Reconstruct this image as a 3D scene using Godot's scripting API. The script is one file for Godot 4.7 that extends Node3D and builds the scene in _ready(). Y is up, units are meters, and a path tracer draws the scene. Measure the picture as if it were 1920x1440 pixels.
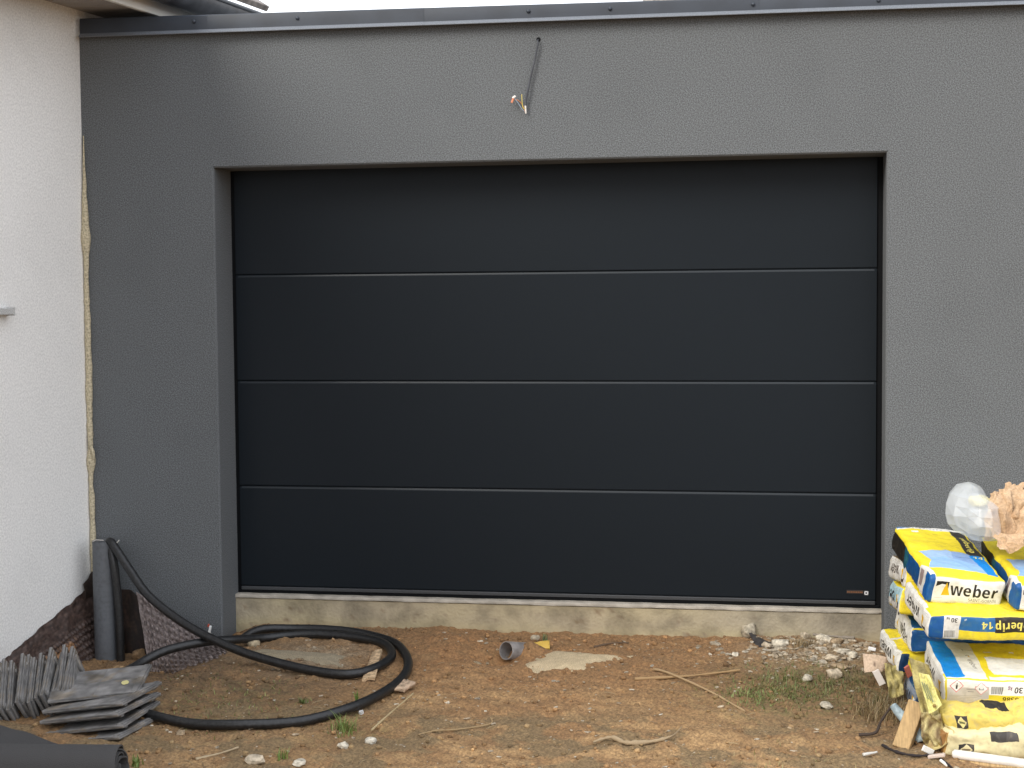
extends Node3D
# A dark grey rendered garage with a sectional door, seen across a muddy building site.
# World: x along the garage wall, z = 0 on its face, +z towards the viewer, y = 0 at the door's foot.

var taken := {}
var M := {}
var HO := Vector3(-0.638, 0, 0)                      # corner where the white house meets the garage
var HD := Vector3(-sin(deg_to_rad(8.5)), 0, cos(deg_to_rad(8.5)))   # along the white wall, towards the viewer
var HN := Vector3(cos(deg_to_rad(8.5)), 0, sin(deg_to_rad(8.5)))    # out of the white wall
var nz := FastNoiseLite.new()
var nz2 := FastNoiseLite.new()
var ridge := FastNoiseLite.new()

# ------------------------------------------------------------------ mesh builder
class MB:
	var v := PackedVector3Array()
	var uv := PackedVector2Array()
	var c := PackedColorArray()
	var i := PackedInt32Array()
	var colored := false
	func p(pos: Vector3, t := Vector2.ZERO, col := Color.WHITE) -> int:
		v.append(pos); uv.append(t); c.append(col)
		return v.size() - 1
	func tri(a: int, b: int, d: int) -> void:
		i.append(a); i.append(b); i.append(d)
	func quad(a: int, b: int, d: int, e: int) -> void:   # clockwise seen from outside
		tri(a, b, d); tri(a, d, e)
	func face(a: Vector3, b: Vector3, d: Vector3, e: Vector3, col := Color.WHITE) -> void:
		quad(p(a, Vector2(0, 0), col), p(b, Vector2(1, 0), col), p(d, Vector2(1, 1), col), p(e, Vector2(0, 1), col))
	func box(t: Transform3D, s: Vector3, r := 0.0, col := Color.WHITE) -> void:   # chamfered box round the origin of t
		var h := s * 0.5
		if r <= 0.0:
			for k in 3:
				for sg in [-1.0, 1.0]:
					var n := Vector3.ZERO; n[k] = sg
					var a := Vector3.ZERO; a[(k + 1) % 3] = 1.0
					var b := n.cross(a)
					face(t * (h * (n + a + b)), t * (h * (n + a - b)), t * (h * (n - a - b)), t * (h * (n - a + b)), col)
			return
		for k in 3:
			for sg in [-1.0, 1.0]:
				var n := Vector3.ZERO; n[k] = sg
				var a := Vector3.ZERO; a[(k + 1) % 3] = 1.0
				var b := n.cross(a)
				var rows: Array = []
				for x in 4:
					var row: Array = []
					for y in 4:
						var q := n * h
						var fa: float = [-1.0, -1.0, 1.0, 1.0][x]
						var fb: float = [-1.0, -1.0, 1.0, 1.0][y]
						q += a * fa * (h.dot(a.abs()) - (r if (x == 1 or x == 2) else r * 0.3)) + b * fb * (h.dot(b.abs()) - (r if (y == 1 or y == 2) else r * 0.3))
						if x == 0 or x == 3 or y == 0 or y == 3: q -= n * r * 0.3
						row.append(p(t * q, Vector2(x / 3.0, y / 3.0), col))
					rows.append(row)
				for x in 3:
					for y in 3:
						quad(rows[x][y], rows[x][y + 1], rows[x + 1][y + 1], rows[x + 1][y])
	func grid(nu: int, nv: int, f: Callable, flip := false) -> void:   # f(u, v) -> [pos, uv, colour]
		var base := v.size()
		for y in nv + 1:
			for x in nu + 1:
				var r: Array = f.call(float(x) / nu, float(y) / nv)
				p(r[0], r[1] if r.size() > 1 else Vector2(float(x) / nu, float(y) / nv), r[2] if r.size() > 2 else Color.WHITE)
		for y in nv:
			for x in nu:
				var a := base + y * (nu + 1) + x
				if flip: quad(a, a + nu + 1, a + nu + 2, a + 1)
				else: quad(a, a + 1, a + nu + 2, a + nu + 1)
	func tube(pts: PackedVector3Array, rad: Callable, sides := 10, cap := true, col := Color.WHITE) -> void:
		var base := v.size()
		var n := pts.size()
		var up := Vector3.UP
		for k in n:
			var d := (pts[min(k + 1, n - 1)] - pts[max(k - 1, 0)]).normalized()
			var a := d.cross(up)
			if a.length() < 0.05: a = d.cross(Vector3.RIGHT)
			a = a.normalized()
			var b := a.cross(d).normalized()
			if k > 0: up = b
			var r: float = rad.call(float(k) / max(1, n - 1))
			for s in sides:
				var w := TAU * s / sides
				p(pts[k] + (a * cos(w) + b * sin(w)) * r, Vector2(float(s) / sides, float(k) / n), col)
		for k in n - 1:
			for s in sides:
				var a := base + k * sides + s
				var b := base + k * sides + (s + 1) % sides
				quad(a, a + sides, b + sides, b)
		if cap:
			for e in 2:
				var o := base + (n - 1) * sides * e
				var m := p(pts[(n - 1) * e], Vector2.ZERO, col)
				var ring: Array = []
				for s in sides: ring.append(p(v[o + s], Vector2.ZERO, col))
				for s in sides:
					if e == 0: tri(m, ring[s], ring[(s + 1) % sides])
					else: tri(m, ring[(s + 1) % sides], ring[s])
	func done(smooth := true, crease := 0.5) -> ArrayMesh:
		var nf := i.size() / 3
		var fn := PackedVector3Array(); fn.resize(nf)
		var map := {}
		var key := PackedInt64Array(); key.resize(v.size())
		for k in nf:
			var a := v[i[k * 3]]
			fn[k] = (v[i[k * 3 + 2]] - a).cross(v[i[k * 3 + 1]] - a)
		var V := PackedVector3Array(); var N := PackedVector3Array(); var U := PackedVector2Array(); var C := PackedColorArray(); var I := PackedInt32Array()
		if smooth:
			var ids := {}
			for k in v.size():
				var h := Vector3i((v[k] * 20000.0).round())
				if not ids.has(h): ids[h] = ids.size()
				key[k] = ids[h]
			var sum := PackedVector3Array(); sum.resize(ids.size())
			for k in nf:
				for j in 3: sum[key[i[k * 3 + j]]] += fn[k]
			if crease <= 0.0:
				V = v; U = uv; C = c; I = i
				N.resize(v.size())
				for k in v.size(): N[k] = sum[key[k]].normalized()
			else:
				for k in nf:
					var f := fn[k].normalized()
					for j in 3:
						var q := i[k * 3 + j]
						var s := sum[key[q]].normalized()
						V.append(v[q]); U.append(uv[q]); C.append(c[q]); I.append(V.size() - 1)
						N.append(s if s.dot(f) > crease else f)
		else:
			for k in nf:
				var f := fn[k].normalized()
				for j in 3:
					var q := i[k * 3 + j]
					V.append(v[q]); U.append(uv[q]); C.append(c[q]); N.append(f); I.append(V.size() - 1)
		var arr := []; arr.resize(Mesh.ARRAY_MAX)
		arr[Mesh.ARRAY_VERTEX] = V; arr[Mesh.ARRAY_NORMAL] = N; arr[Mesh.ARRAY_TEX_UV] = U; arr[Mesh.ARRAY_INDEX] = I
		arr[Mesh.ARRAY_COLOR] = C
		var m := ArrayMesh.new()
		m.add_surface_from_arrays(Mesh.PRIMITIVE_TRIANGLES, arr)
		return m

# ------------------------------------------------------------------ naming and grouping
func numbered(called: String) -> String:
	if not taken.has(called):
		taken[called] = 0
		return called
	taken[called] += 1
	return "%s_%03d" % [called, taken[called]]

func tag(o: Node, label: String, category: String, group := "", kind := "") -> Node:
	o.set_meta("label", label); o.set_meta("category", category)
	if group: o.set_meta("group", group)
	if kind: o.set_meta("kind", kind)
	return o

func thing(called: String, at: Vector3, label: String, category: String, group := "") -> Node3D:
	var o := Node3D.new(); o.name = numbered(called); o.position = at
	add_child(o, true)
	tag(o, label, category, group)
	return o

func part(called: String, mesh: Mesh, mat: Material, parent: Node3D, world := true) -> MeshInstance3D:
	var o := MeshInstance3D.new(); o.name = called; o.mesh = mesh; o.material_override = mat
	parent.add_child(o, true)
	if world:
		var n: Node = parent
		var off := Vector3.ZERO
		while n != self: off += n.position; n = n.get_parent()
		o.position = -off
	return o

func single(called: String, mesh: Mesh, mat: Material, label: String, category: String, group := "", kind := "") -> MeshInstance3D:
	var o := MeshInstance3D.new(); o.name = numbered(called); o.mesh = mesh; o.material_override = mat
	add_child(o, true)
	tag(o, label, category, group, kind)
	return o

func structure(called: String, mesh: Mesh, mat: Material) -> MeshInstance3D:
	var o := MeshInstance3D.new(); o.name = numbered(called); o.mesh = mesh; o.material_override = mat
	o.set_meta("kind", "structure")
	add_child(o, true)
	return o

# ------------------------------------------------------------------ textures and materials
func noise_image(size: int, freq: float, oct: int, lo: float, hi: float, seed_: int, kind := FastNoiseLite.TYPE_SIMPLEX_SMOOTH, gain := 0.5) -> Image:
	var n := FastNoiseLite.new()
	n.noise_type = kind; n.frequency = freq; n.seed = seed_
	n.fractal_type = FastNoiseLite.FRACTAL_FBM if oct > 1 else FastNoiseLite.FRACTAL_NONE
	n.fractal_octaves = oct; n.fractal_gain = gain
	var im := n.get_seamless_image(size, size)
	im.convert(Image.FORMAT_L8)
	var d := im.get_data()
	for k in d.size(): d[k] = int(clampf(lerpf(lo, hi, d[k] / 255.0), 0.0, 1.0) * 255.0)
	return Image.create_from_data(size, size, false, Image.FORMAT_L8, d)

func tex(im: Image) -> ImageTexture:
	return ImageTexture.create_from_image(im)

func normal_tex(im: Image, strength: float) -> ImageTexture:
	var b := im.duplicate() as Image
	b.convert(Image.FORMAT_RGBA8)
	b.bump_map_to_normal_map(strength)
	return ImageTexture.create_from_image(b)

func lin(r: float, g: float, b: float) -> Color:
	return Color(r, g, b).linear_to_srgb()

func mat(col: Color, rough: float, albedo: Texture2D = null, nrm: Texture2D = null, scale := 1.0, nscale := 1.0, metallic := 0.0) -> StandardMaterial3D:
	var m := StandardMaterial3D.new()
	m.albedo_color = col; m.roughness = rough; m.metallic = metallic
	if albedo: m.albedo_texture = albedo
	if nrm:
		m.normal_enabled = true; m.normal_texture = nrm; m.normal_scale = nscale
	if albedo or nrm:
		m.uv1_triplanar = true; m.uv1_scale = Vector3.ONE * scale
	m.cull_mode = BaseMaterial3D.CULL_DISABLED
	return m

func vcol(m: StandardMaterial3D) -> StandardMaterial3D:
	m.vertex_color_use_as_albedo = true
	return m

func make_materials() -> void:
	var grain := noise_image(1024, 0.16, 3, 0.55, 1.15, 3)
	var grain_n := normal_tex(noise_image(1024, 0.13, 3, 0.0, 1.0, 5), 3.0)
	var fine := noise_image(512, 0.2, 3, 0.55, 1.15, 8)
	var fine_n := normal_tex(noise_image(512, 0.12, 3, 0.0, 1.0, 9), 4.0)
	var blotch := noise_image(512, 0.012, 5, 0.55, 1.2, 21)
	var soil := noise_image(1024, 0.03, 6, 0.5, 1.22, 31, FastNoiseLite.TYPE_SIMPLEX_SMOOTH, 0.72)
	var soil_n := normal_tex(noise_image(1024, 0.035, 6, 0.0, 1.0, 32, FastNoiseLite.TYPE_SIMPLEX_SMOOTH, 0.7), 7.0)
	var g_ := tex(grain)
	M.render_grey = vcol(mat(lin(0.164, 0.175, 0.183), 0.93, g_, grain_n, 0.92, 0.45))
	M.render_white = vcol(mat(lin(0.885, 0.875, 0.845), 0.9, tex(noise_image(512, 0.2, 2, 0.86, 1.04, 4)), grain_n, 0.8, 0.3))
	M.door = mat(lin(0.0110, 0.0150, 0.0195), 0.40, tex(noise_image(512, 0.15, 3, 0.8, 1.08, 12)), fine_n, 4.0, 0.06)
	M.door.metallic_specular = 0.25
	M.door_highlight = mat(lin(0.019, 0.024, 0.029), 0.35)  # lighter and glossier than the door, a highlight put into the material
	M.door_highlight.metallic_specular = 0.38
	M.black_rubber = mat(lin(0.006, 0.0065, 0.0075), 0.6)
	M.black_rubber.metallic_specular = 0.2
	M.seal_grey = mat(lin(0.06, 0.063, 0.068), 0.5, tex(fine), null, 3.0)
	M.coping = mat(lin(0.029, 0.037, 0.051), 0.5, tex(noise_image(256, 0.02, 4, 0.85, 1.1, 22)), null, 0.8)
	M.coping_lip_lit = mat(lin(0.22, 0.24, 0.27), 0.35, tex(fine), null, 2.0)  # far paler than the coping: reflected sky put into the colour
	M.concrete = vcol(mat(lin(0.48, 0.385, 0.235), 0.95, tex(noise_image(512, 0.012, 6, 0.78, 1.12, 41, FastNoiseLite.TYPE_SIMPLEX_SMOOTH, 0.6)), fine_n, 0.8, 0.2))
	M.cement_lip = mat(lin(0.43, 0.385, 0.32), 0.9, tex(noise_image(256, 0.02, 4, 0.82, 1.08, 42)), fine_n, 2.0, 0.4)
	M.soil = vcol(mat(Color.WHITE, 0.97, tex(soil), soil_n, 1.9, 0.6))
	M.clod = vcol(mat(Color.WHITE, 0.97, tex(soil), soil_n, 6.0, 0.8))
	M.stone = vcol(mat(Color.WHITE, 0.9, tex(blotch), fine_n, 6.0, 0.6))
	var wd := Image.create(128, 256, false, Image.FORMAT_RGB8)
	for y in 256:
		for x in 128:
			var w0 := 0.85 + 0.22 * nz2.get_noise_2d(x * 9.0, y * 0.5) + 0.1 * nz2.get_noise_2d(x * 2.0, y * 0.8 + 50.0)
			wd.set_pixel(x, y, Color(w0, w0 * 0.98, w0 * 0.95))
	M.wood_pale = mat(lin(0.60, 0.42, 0.21), 0.85, tex(wd), fine_n, 5.0, 0.2)
	M.stick = vcol(mat(Color.WHITE, 0.85, tex(fine), null, 12.0))
	M.hose = mat(lin(0.036, 0.036, 0.037), 0.42, tex(noise_image(512, 0.04, 5, 0.3, 1.0, 51)), fine_n, 3.0, 0.15)
	M.pipe_grey = mat(lin(0.105, 0.112, 0.122), 0.5, tex(noise_image(512, 0.025, 5, 0.85, 1.1, 52)), fine_n, 3.0, 0.06)
	M.pvc = mat(lin(0.36, 0.33, 0.31), 0.55, tex(noise_image(256, 0.02, 5, 0.6, 1.1, 53)), fine_n, 3.0, 0.1)
	M.membrane = vcol(mat(Color.WHITE, 0.6, tex(blotch), fine_n, 6.0, 0.3))
	M.felt = mat(lin(0.072, 0.069, 0.068), 0.9, tex(fine), fine_n, 4.0, 0.9)
	# tile: streaked grey concrete
	var st := Image.create(256, 256, false, Image.FORMAT_RGB8)
	nz2.frequency = 0.02
	for y in 256:
		for x in 256:
			var s := 0.78 + 0.12 * nz2.get_noise_2d(x * 1.3, y * 0.7) + 0.30 * nz2.get_noise_2d(x * 0.5 + 900.0, y * 0.5)
			var w := clampf(nz2.get_noise_2d(x * 0.45 + 300.0, y * 0.45 + 70.0) * 2.0 - 0.25, 0, 0.6)
			st.set_pixel(x, y, Color(s, s * lerpf(1.0, 0.91, w), s * lerpf(1.0, 0.78, w)))
	M.tile = mat(lin(0.30, 0.287, 0.275), 0.85, tex(st), fine_n, 2.6, 0.35)
	M.tile_dark = mat(lin(0.075, 0.07, 0.07), 0.9, tex(blotch), fine_n, 5.0, 0.7)
	M.foam = mat(lin(0.62, 0.54, 0.37), 0.75, tex(noise_image(256, 0.04, 4, 0.6, 1.2, 61)), fine_n, 8.0, 0.8)
	M.soffit = mat(lin(0.5, 0.455, 0.42), 0.7, tex(fine), null, 2.0)
	M.fascia = mat(lin(0.72, 0.70, 0.65), 0.6)
	M.gutter = mat(lin(0.085, 0.09, 0.10), 0.4, tex(blotch), null, 1.5)
	M.roof_tile = mat(lin(0.30, 0.26, 0.23), 0.85, tex(blotch), fine_n, 2.0, 0.5)
	M.window_frame = mat(lin(0.55, 0.55, 0.55), 0.4)
	M.glass = mat(lin(0.03, 0.035, 0.04), 0.05)
	M.sill = mat(lin(0.7, 0.7, 0.68), 0.4, tex(fine), null, 2.0)
	M.cable = mat(lin(0.045, 0.05, 0.06), 0.5)
	M.kraft = vcol(mat(Color.WHITE, 0.85, tex(noise_image(256, 0.05, 4, 0.75, 1.1, 71)), fine_n, 6.0, 0.08))
	var pl := StandardMaterial3D.new()
	pl.albedo_color = Color(0.92, 0.94, 0.95, 0.34); pl.roughness = 0.32
	pl.transparency = BaseMaterial3D.TRANSPARENCY_ALPHA; pl.cull_mode = BaseMaterial3D.CULL_DISABLED
	M.film = pl
	M.leaf = vcol(mat(Color.WHITE, 0.6))
	M.leaf.backlight_enabled = true; M.leaf.backlight = Color(0.25, 0.3, 0.1)
	M.white_plastic = mat(lin(0.80, 0.76, 0.70), 0.5, tex(noise_image(256, 0.02, 4, 0.85, 1.05, 54)), null, 3.0)
	M.blue_plastic = mat(lin(0.40, 0.50, 0.53), 0.45, tex(blotch), null, 6.0)
	M.paint = vcol(mat(Color.WHITE, 0.55))

# ------------------------------------------------------------------ drawing print on images
func fill_tri(im: Image, a: Vector2, b: Vector2, c: Vector2, col: Color) -> void:
	var x0 := int(floor(min(a.x, b.x, c.x))); var x1 := int(ceil(max(a.x, b.x, c.x)))
	var y0 := int(floor(min(a.y, b.y, c.y))); var y1 := int(ceil(max(a.y, b.y, c.y)))
	x0 = max(x0, 0); y0 = max(y0, 0); x1 = min(x1, im.get_width() - 1); y1 = min(y1, im.get_height() - 1)
	var ar := (b - a).cross(c - a)
	if absf(ar) < 1e-6: return
	var s := signf(ar)
	for y in range(y0, y1 + 1):
		for x in range(x0, x1 + 1):
			var q := Vector2(x + 0.5, y + 0.5)
			if (b - a).cross(q - a) * s >= 0 and (c - b).cross(q - b) * s >= 0 and (a - c).cross(q - c) * s >= 0:
				im.set_pixel(x, y, col)

func fill_poly(im: Image, pts: PackedVector2Array, col: Color) -> void:
	var t := Geometry2D.triangulate_polygon(pts)
	for k in t.size() / 3: fill_tri(im, pts[t[k * 3]], pts[t[k * 3 + 1]], pts[t[k * 3 + 2]], col)

# One side of a bag's print: millimetres from the side's top left corner, two pixels each.
class PrintSide:
	var im: Image
	var o: Vector2
	var size: Vector2
	var host: Node
	const K := 2.0
	func rect(x: float, y: float, w: float, h: float, col: Color) -> void:
		var r := Rect2i(Vector2i(((o + Vector2(x, y)) * K).round()), Vector2i((Vector2(w, h) * K).round()))
		var lim := Rect2i(Vector2i((o * K).round()), Vector2i((size * K).round()))
		im.fill_rect(r.intersection(lim), col)
	func poly(pts: Array, col: Color) -> void:
		var q := PackedVector2Array()
		for p in pts: q.append((o + p) * K)
		host.fill_poly(im, q, col)
	func text(s: String, x: float, y: float, h: float, col: Color, turn := 0.0, wide := 1.0, bold := true) -> void:   # centred on x, y; h = height of a capital
		var tm := TextMesh.new()
		var f := SystemFont.new(); f.font_names = PackedStringArray(["Droid Sans"]); f.font_weight = 700 if bold else 400
		tm.font = f; tm.text = s; tm.font_size = 48; tm.pixel_size = 0.01; tm.depth = 0.0; tm.curve_step = 2.0
		var arr := tm.get_mesh_arrays()
		var vs: PackedVector3Array = arr[Mesh.ARRAY_VERTEX]
		var ix: PackedInt32Array = arr[Mesh.ARRAY_INDEX]
		if vs.is_empty(): return
		var lo := Vector2(1e9, 1e9); var hi := -lo
		for p in vs: lo = lo.min(Vector2(p.x, p.y)); hi = hi.max(Vector2(p.x, p.y))
		var k := h / 0.343      # capital height of the font at this size
		var mid := (lo + hi) * 0.5
		var co := cos(deg_to_rad(turn)); var si := sin(deg_to_rad(turn))
		var q := PackedVector2Array()
		for p in vs:
			var d := (Vector2(p.x, p.y) - mid) * k
			d.x *= wide; d.y = -d.y
			q.append((o + Vector2(x + d.x * co - d.y * si, y + d.x * si + d.y * co)) * K)
		var n := ix.size() if ix.size() > 0 else q.size()
		for t in n / 3:
			var a := ix[t * 3] if ix.size() > 0 else t * 3
			var b := ix[t * 3 + 1] if ix.size() > 0 else t * 3 + 1
			var e := ix[t * 3 + 2] if ix.size() > 0 else t * 3 + 2
			host.fill_tri(im, q[a], q[b], q[e], col)

const YEL := Color(0.99, 0.90, 0.20)
const BLU := Color(0.04, 0.35, 0.62)
const SKYB := Color(0.03, 0.56, 0.90)
const WHT := Color(0.96, 0.95, 0.92)
const BLK := Color(0.13, 0.11, 0.09)
const GRY := Color(0.62, 0.60, 0.58)

func print_image(d: Vector3) -> Dictionary:     # d in millimetres: x long, y high, z deep
	var w := int(max(d.x, d.z) * 2.0) + 2
	var h := int((d.z + 4.0 * d.y) * 2.0) + 2
	var im := Image.create(w, h, false, Image.FORMAT_RGB8)
	im.fill(YEL)
	var s := {"im": im, "w": w, "h": h, "d": d}
	var at := {"top": [Vector2(0, 0), Vector2(d.x, d.z)], "front": [Vector2(0, d.z), Vector2(d.x, d.y)], "back": [Vector2(0, d.z + d.y), Vector2(d.x, d.y)],
		"left": [Vector2(0, d.z + 2 * d.y), Vector2(d.z, d.y)], "right": [Vector2(0, d.z + 3 * d.y), Vector2(d.z, d.y)]}
	for k in at:
		var f := PrintSide.new(); f.im = im; f.o = at[k][0]; f.size = at[k][1]; f.host = self
		s[k] = f
	return s

func logo(s: PrintSide, x: float, y: float, h: float, flip: bool, tint := BLK) -> void:   # dark block, pale bird, yellow triangle
	var f := -1.0 if flip else 1.0
	var q := func(a: float, b: float) -> Vector2: return Vector2(x + f * a * h, y + f * b * h)
	s.poly([q.call(-0.5, -0.5), q.call(0.45, -0.5), q.call(0.45, 0.1), q.call(-0.5, -0.1)], tint)
	s.poly([q.call(-0.5, -0.12), q.call(-0.1, -0.3), q.call(0.2, -0.28), q.call(0.34, -0.1), q.call(0.1, 0.5), q.call(-0.5, 0.5)], WHT)
	s.poly([q.call(0.28, -0.45), q.call(0.6, 0.5), q.call(-0.02, 0.5)], Color(0.95, 0.75, 0.12))

func paper_end(s: PrintSide, upside: bool, tint := WHT, ink := BLK, blue_front := false) -> void:   # the white end of a bag with its word
	var w := s.size.x; var h := s.size.y
	s.rect(0, 0, w, h, tint)
	var turn := 180.0 if upside else 0.0
	if upside:
		s.rect(0, h * 0.13, w, 1.2, GRY); s.rect(0, h * 0.2, w * 0.94, 1.0, GRY.lightened(0.3))
		s.text("weber", w * 0.40, h * 0.56, h * 0.46, ink, turn, 0.98)
		logo(s, w * 0.84, h * 0.6, h * 0.5, true, ink)
	else:
		s.text("weber", w * 0.58, h * 0.48, h * 0.5, ink, turn, 0.98)
		logo(s, w * 0.14, h * 0.45, h * 0.5, false, ink)
		s.rect(0, h * 0.82, w, 1.2, GRY)
	if blue_front: s.rect(w - 3, 0, 3, h, WHT)

func barcode(s: PrintSide, x: float, y: float, w: float, h: float) -> void:
	s.rect(x, y, w, h, WHT.darkened(0.1))
	var k := 0
	var u := 0.0
	while u < w:
		var b: float = [1.0, 2.0, 1.5, 3.0, 1.0, 2.5, 1.5][k % 7]
		s.rect(x + u, y, b * 0.7, h, Color(0.3, 0.3, 0.28))
		u += b + [1.2, 0.8, 2.0, 1.0, 1.6][k % 5]; k += 1

func diamond(s: PrintSide, x: float, y: float, r: float, bottle: bool, strong: float) -> void:
	var red := Color(0.85, 0.3, 0.28).lerp(WHT, 1.0 - strong)
	var d := func(k: float) -> Array: return [Vector2(x, y - k), Vector2(x + k * 1.05, y), Vector2(x, y + k), Vector2(x - k * 1.05, y)]
	s.poly(d.call(r), red); s.poly(d.call(r - 2.6), WHT)
	var ink := Color(0.12, 0.1, 0.1).lerp(WHT, 1.0 - strong)
	if bottle:
		s.poly([Vector2(x - 3, y + r * 0.5), Vector2(x - 3, y), Vector2(x - 1, y - r * 0.2), Vector2(x - 1.2, y - r * 0.45), Vector2(x + 1.4, y - r * 0.45), Vector2(x + 1, y - r * 0.2), Vector2(x + 3, y), Vector2(x + 3, y + r * 0.5)], ink)
	else:
		s.poly([Vector2(x - 8, y + 6), Vector2(x - 9, y - 1), Vector2(x - 6, y - 1), Vector2(x - 4, y + 4), Vector2(x + 5, y + 4), Vector2(x + 9, y - 3), Vector2(x + 8, y + 6)], ink)

func dirty(im: Image, seed_: int, amount: float) -> void:   # dust and scuffs of the building site over the print
	nz.seed = seed_; nz.frequency = 0.012; nz.fractal_octaves = 5
	for y in im.get_height():
		for x in im.get_width():
			var k := nz.get_noise_2d(x, y)
			var c := im.get_pixel(x, y)
			if k > 0.12: c = c.lerp(Color(0.72, 0.66, 0.55), minf((k - 0.12) * 1.6 * amount, 0.6))
			else: c = c.darkened(maxf(0.0, -k - 0.15) * 0.5 * amount)
			im.set_pixel(x, y, c)

# ------------------------------------------------------------------ ground
func smooth(a: float, b: float, t: float) -> float:
	t = clampf((t - a) / (b - a), 0, 1)
	return t * t * (3 - 2 * t)

func ground(x: float, z: float) -> float:         # the site without its lumps
	return -0.16 - 0.07 * clampf(z, -1, 2) - 0.09 * (1 - smooth(-0.15, 0.15, x)) * (1 - smooth(0.2, 0.9, z))

func bump(x: float, z: float, cx: float, cz: float, r: float) -> float:
	return exp(-((x - cx) * (x - cx) + (z - cz) * (z - cz)) / (r * r))

func lumpy(x: float, z: float) -> float:
	var far := maxf(absf(x - 1.5), absf(z - 0.8))
	var h := ground(x, z)
	var k := 1.0 - smooth(6.0, 14.0, far)
	h += 0.014 * nz.get_noise_2d(x * 5.0, z * 5.0) + 0.006 * nz.get_noise_2d(x * 17.0 + 50, z * 17.0) * k
	if far < 4.0:
		h += 0.0045 * nz.get_noise_2d(x * 60.0, z * 60.0 + 9) + 0.006 * maxf(0.0, ridge.get_noise_2d(x * 22.0, z * 22.0) - 0.15)
	h -= 0.05 * bump(x, z, 1.33, 0.22, 0.08)
	h += 0.03 * bump(x, z, 1.05, 0.05, 0.18) + 0.025 * bump(x, z, 1.22, 0.42, 0.12)
	h += 0.02 * bump(x, z, -0.25, 0.55, 0.12) - 0.02 * bump(x, z, 0.1, 0.42, 0.12)
	h += 0.02 * bump(x, z, 2.75, 0.0, 0.3) + 0.045 * bump(x, z, 1.465, 0.12, 0.05) - 0.015 * bump(x, z, 1.36, 0.21, 0.05)
	if z > 3.0: h += 0.05 * nz.get_noise_2d(x * 0.6, z * 0.6)
	return h

func soil_color(x: float, z: float) -> Color:
	var a := nz.get_noise_2d(x * 3.0 + 11, z * 4.5 - 7)
	var b := nz.get_noise_2d(x * 8.0 - 31, z * 10.0 + 17)
	var e := nz.get_noise_2d(x * 26.0 + 3, z * 30.0)
	var col := Color(0.315, 0.190, 0.092)
	var dark := Color(0.155, 0.098, 0.055)
	var orange := Color(0.40, 0.205, 0.088)
	var gold := Color(0.52, 0.335, 0.165)
	var grey := Color(0.40, 0.315, 0.215)
	var moss := Color(0.125, 0.125, 0.05)
	col = col.lerp(dark, clampf(0.15 + a * 0.9 + b * 0.5, 0, 0.75))
	var o := bump(x, z, 1.15, 0.2, 0.45) * 0.9 + bump(x, z, 2.0, 0.15, 0.6) * 0.5 + bump(x, z, 1.7, 0.8, 0.5) * 0.35 + bump(x, z, 2.4, -0.05, 0.3) * 0.3
	col = col.lerp(orange, clampf(o * (0.62 + b * 0.9), 0, 0.75))
	var gk := bump(x, z, 1.6, 1.3, 0.7) * 0.7 + bump(x, z, 2.5, 1.1, 0.5) * 0.65 + bump(x, z, 0.6, 1.45, 0.35) * 0.6 + bump(x, z, 1.1, 0.75, 0.25) * 0.4 + 0.08
	col = col.lerp(gold, clampf(gk * (0.55 + a * 1.1 + b * 1.2), 0, 0.8))
	var gr := bump(x, z, 0.55, 0.3, 0.22) + bump(x, z, 0.15, 0.28, 0.12) * 0.7 + bump(x, z, 2.7, 0.05, 0.3) * 0.7
	col = col.lerp(grey, clampf(gr * (0.8 + b), 0, 0.85))
	var dk := bump(x, z, -0.1, 0.5, 0.35) + bump(x, z, 0.45, 0.85, 0.4) * 0.7 + bump(x, z, 2.6, 0.6, 0.35) * 0.55 + bump(x, z, 3.0, 0.9, 0.3) * 0.5
	col = col.lerp(dark, clampf(dk * (0.65 + b * 0.8), 0, 0.75))
	var ms := bump(x, z, 2.6, 0.55, 0.4) + bump(x, z, 0.35, 1.0, 0.35) * 0.6 + bump(x, z, 2.85, 0.4, 0.3) * 0.6 + bump(x, z, 1.0, 1.25, 0.2) * 0.5
	col = col.lerp(moss, clampf(ms * (0.25 + e * 1.3 + b * 0.6), 0, 0.6))
	col = Color(col.r * 1.06, col.g * 1.02, col.b * 0.95)
	var olive := Color(0.255, 0.175, 0.088)
	var ol := smooth(0.75, 1.1, z) * smooth(0.02, 0.22, nz.get_noise_2d(x * 2.2 + 70, z * 3.4 + 5) + 0.3 * b)
	col = col.lerp(olive, clampf(ol, 0, 0.85))
	return col * (1.0 + e * 0.30)

func ground_axis(lo: float, hi: float, step: float, far: float) -> PackedFloat32Array:
	var a := PackedFloat32Array()
	var t := lo; var s := step
	var pre: Array = []
	while t > -far: s *= 1.35; t -= s; pre.append(t)
	pre.reverse()
	for q in pre: a.append(q)
	t = lo
	while t <= hi: a.append(t); t += step
	t = a[a.size() - 1]; s = step
	while t < far: s *= 1.35; t += s; a.append(t)
	return a

func build_ground() -> void:
	var xs := ground_axis(-0.95, 3.75, 0.0125, 500.0)
	var zs := ground_axis(-0.22, 2.3, 0.0125, 500.0)
	var b := MB.new()
	for z in zs:
		for x in xs: b.p(Vector3(x, lumpy(x, z), z), Vector2(x, z), soil_color(x, z))
	var n := xs.size()
	for y in zs.size() - 1:
		for x in n - 1:
			var a := y * n + x
			b.quad(a, a + 1, a + n + 1, a + n)
	structure("ground", b.done(true, 0.0), M.soil)

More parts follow.
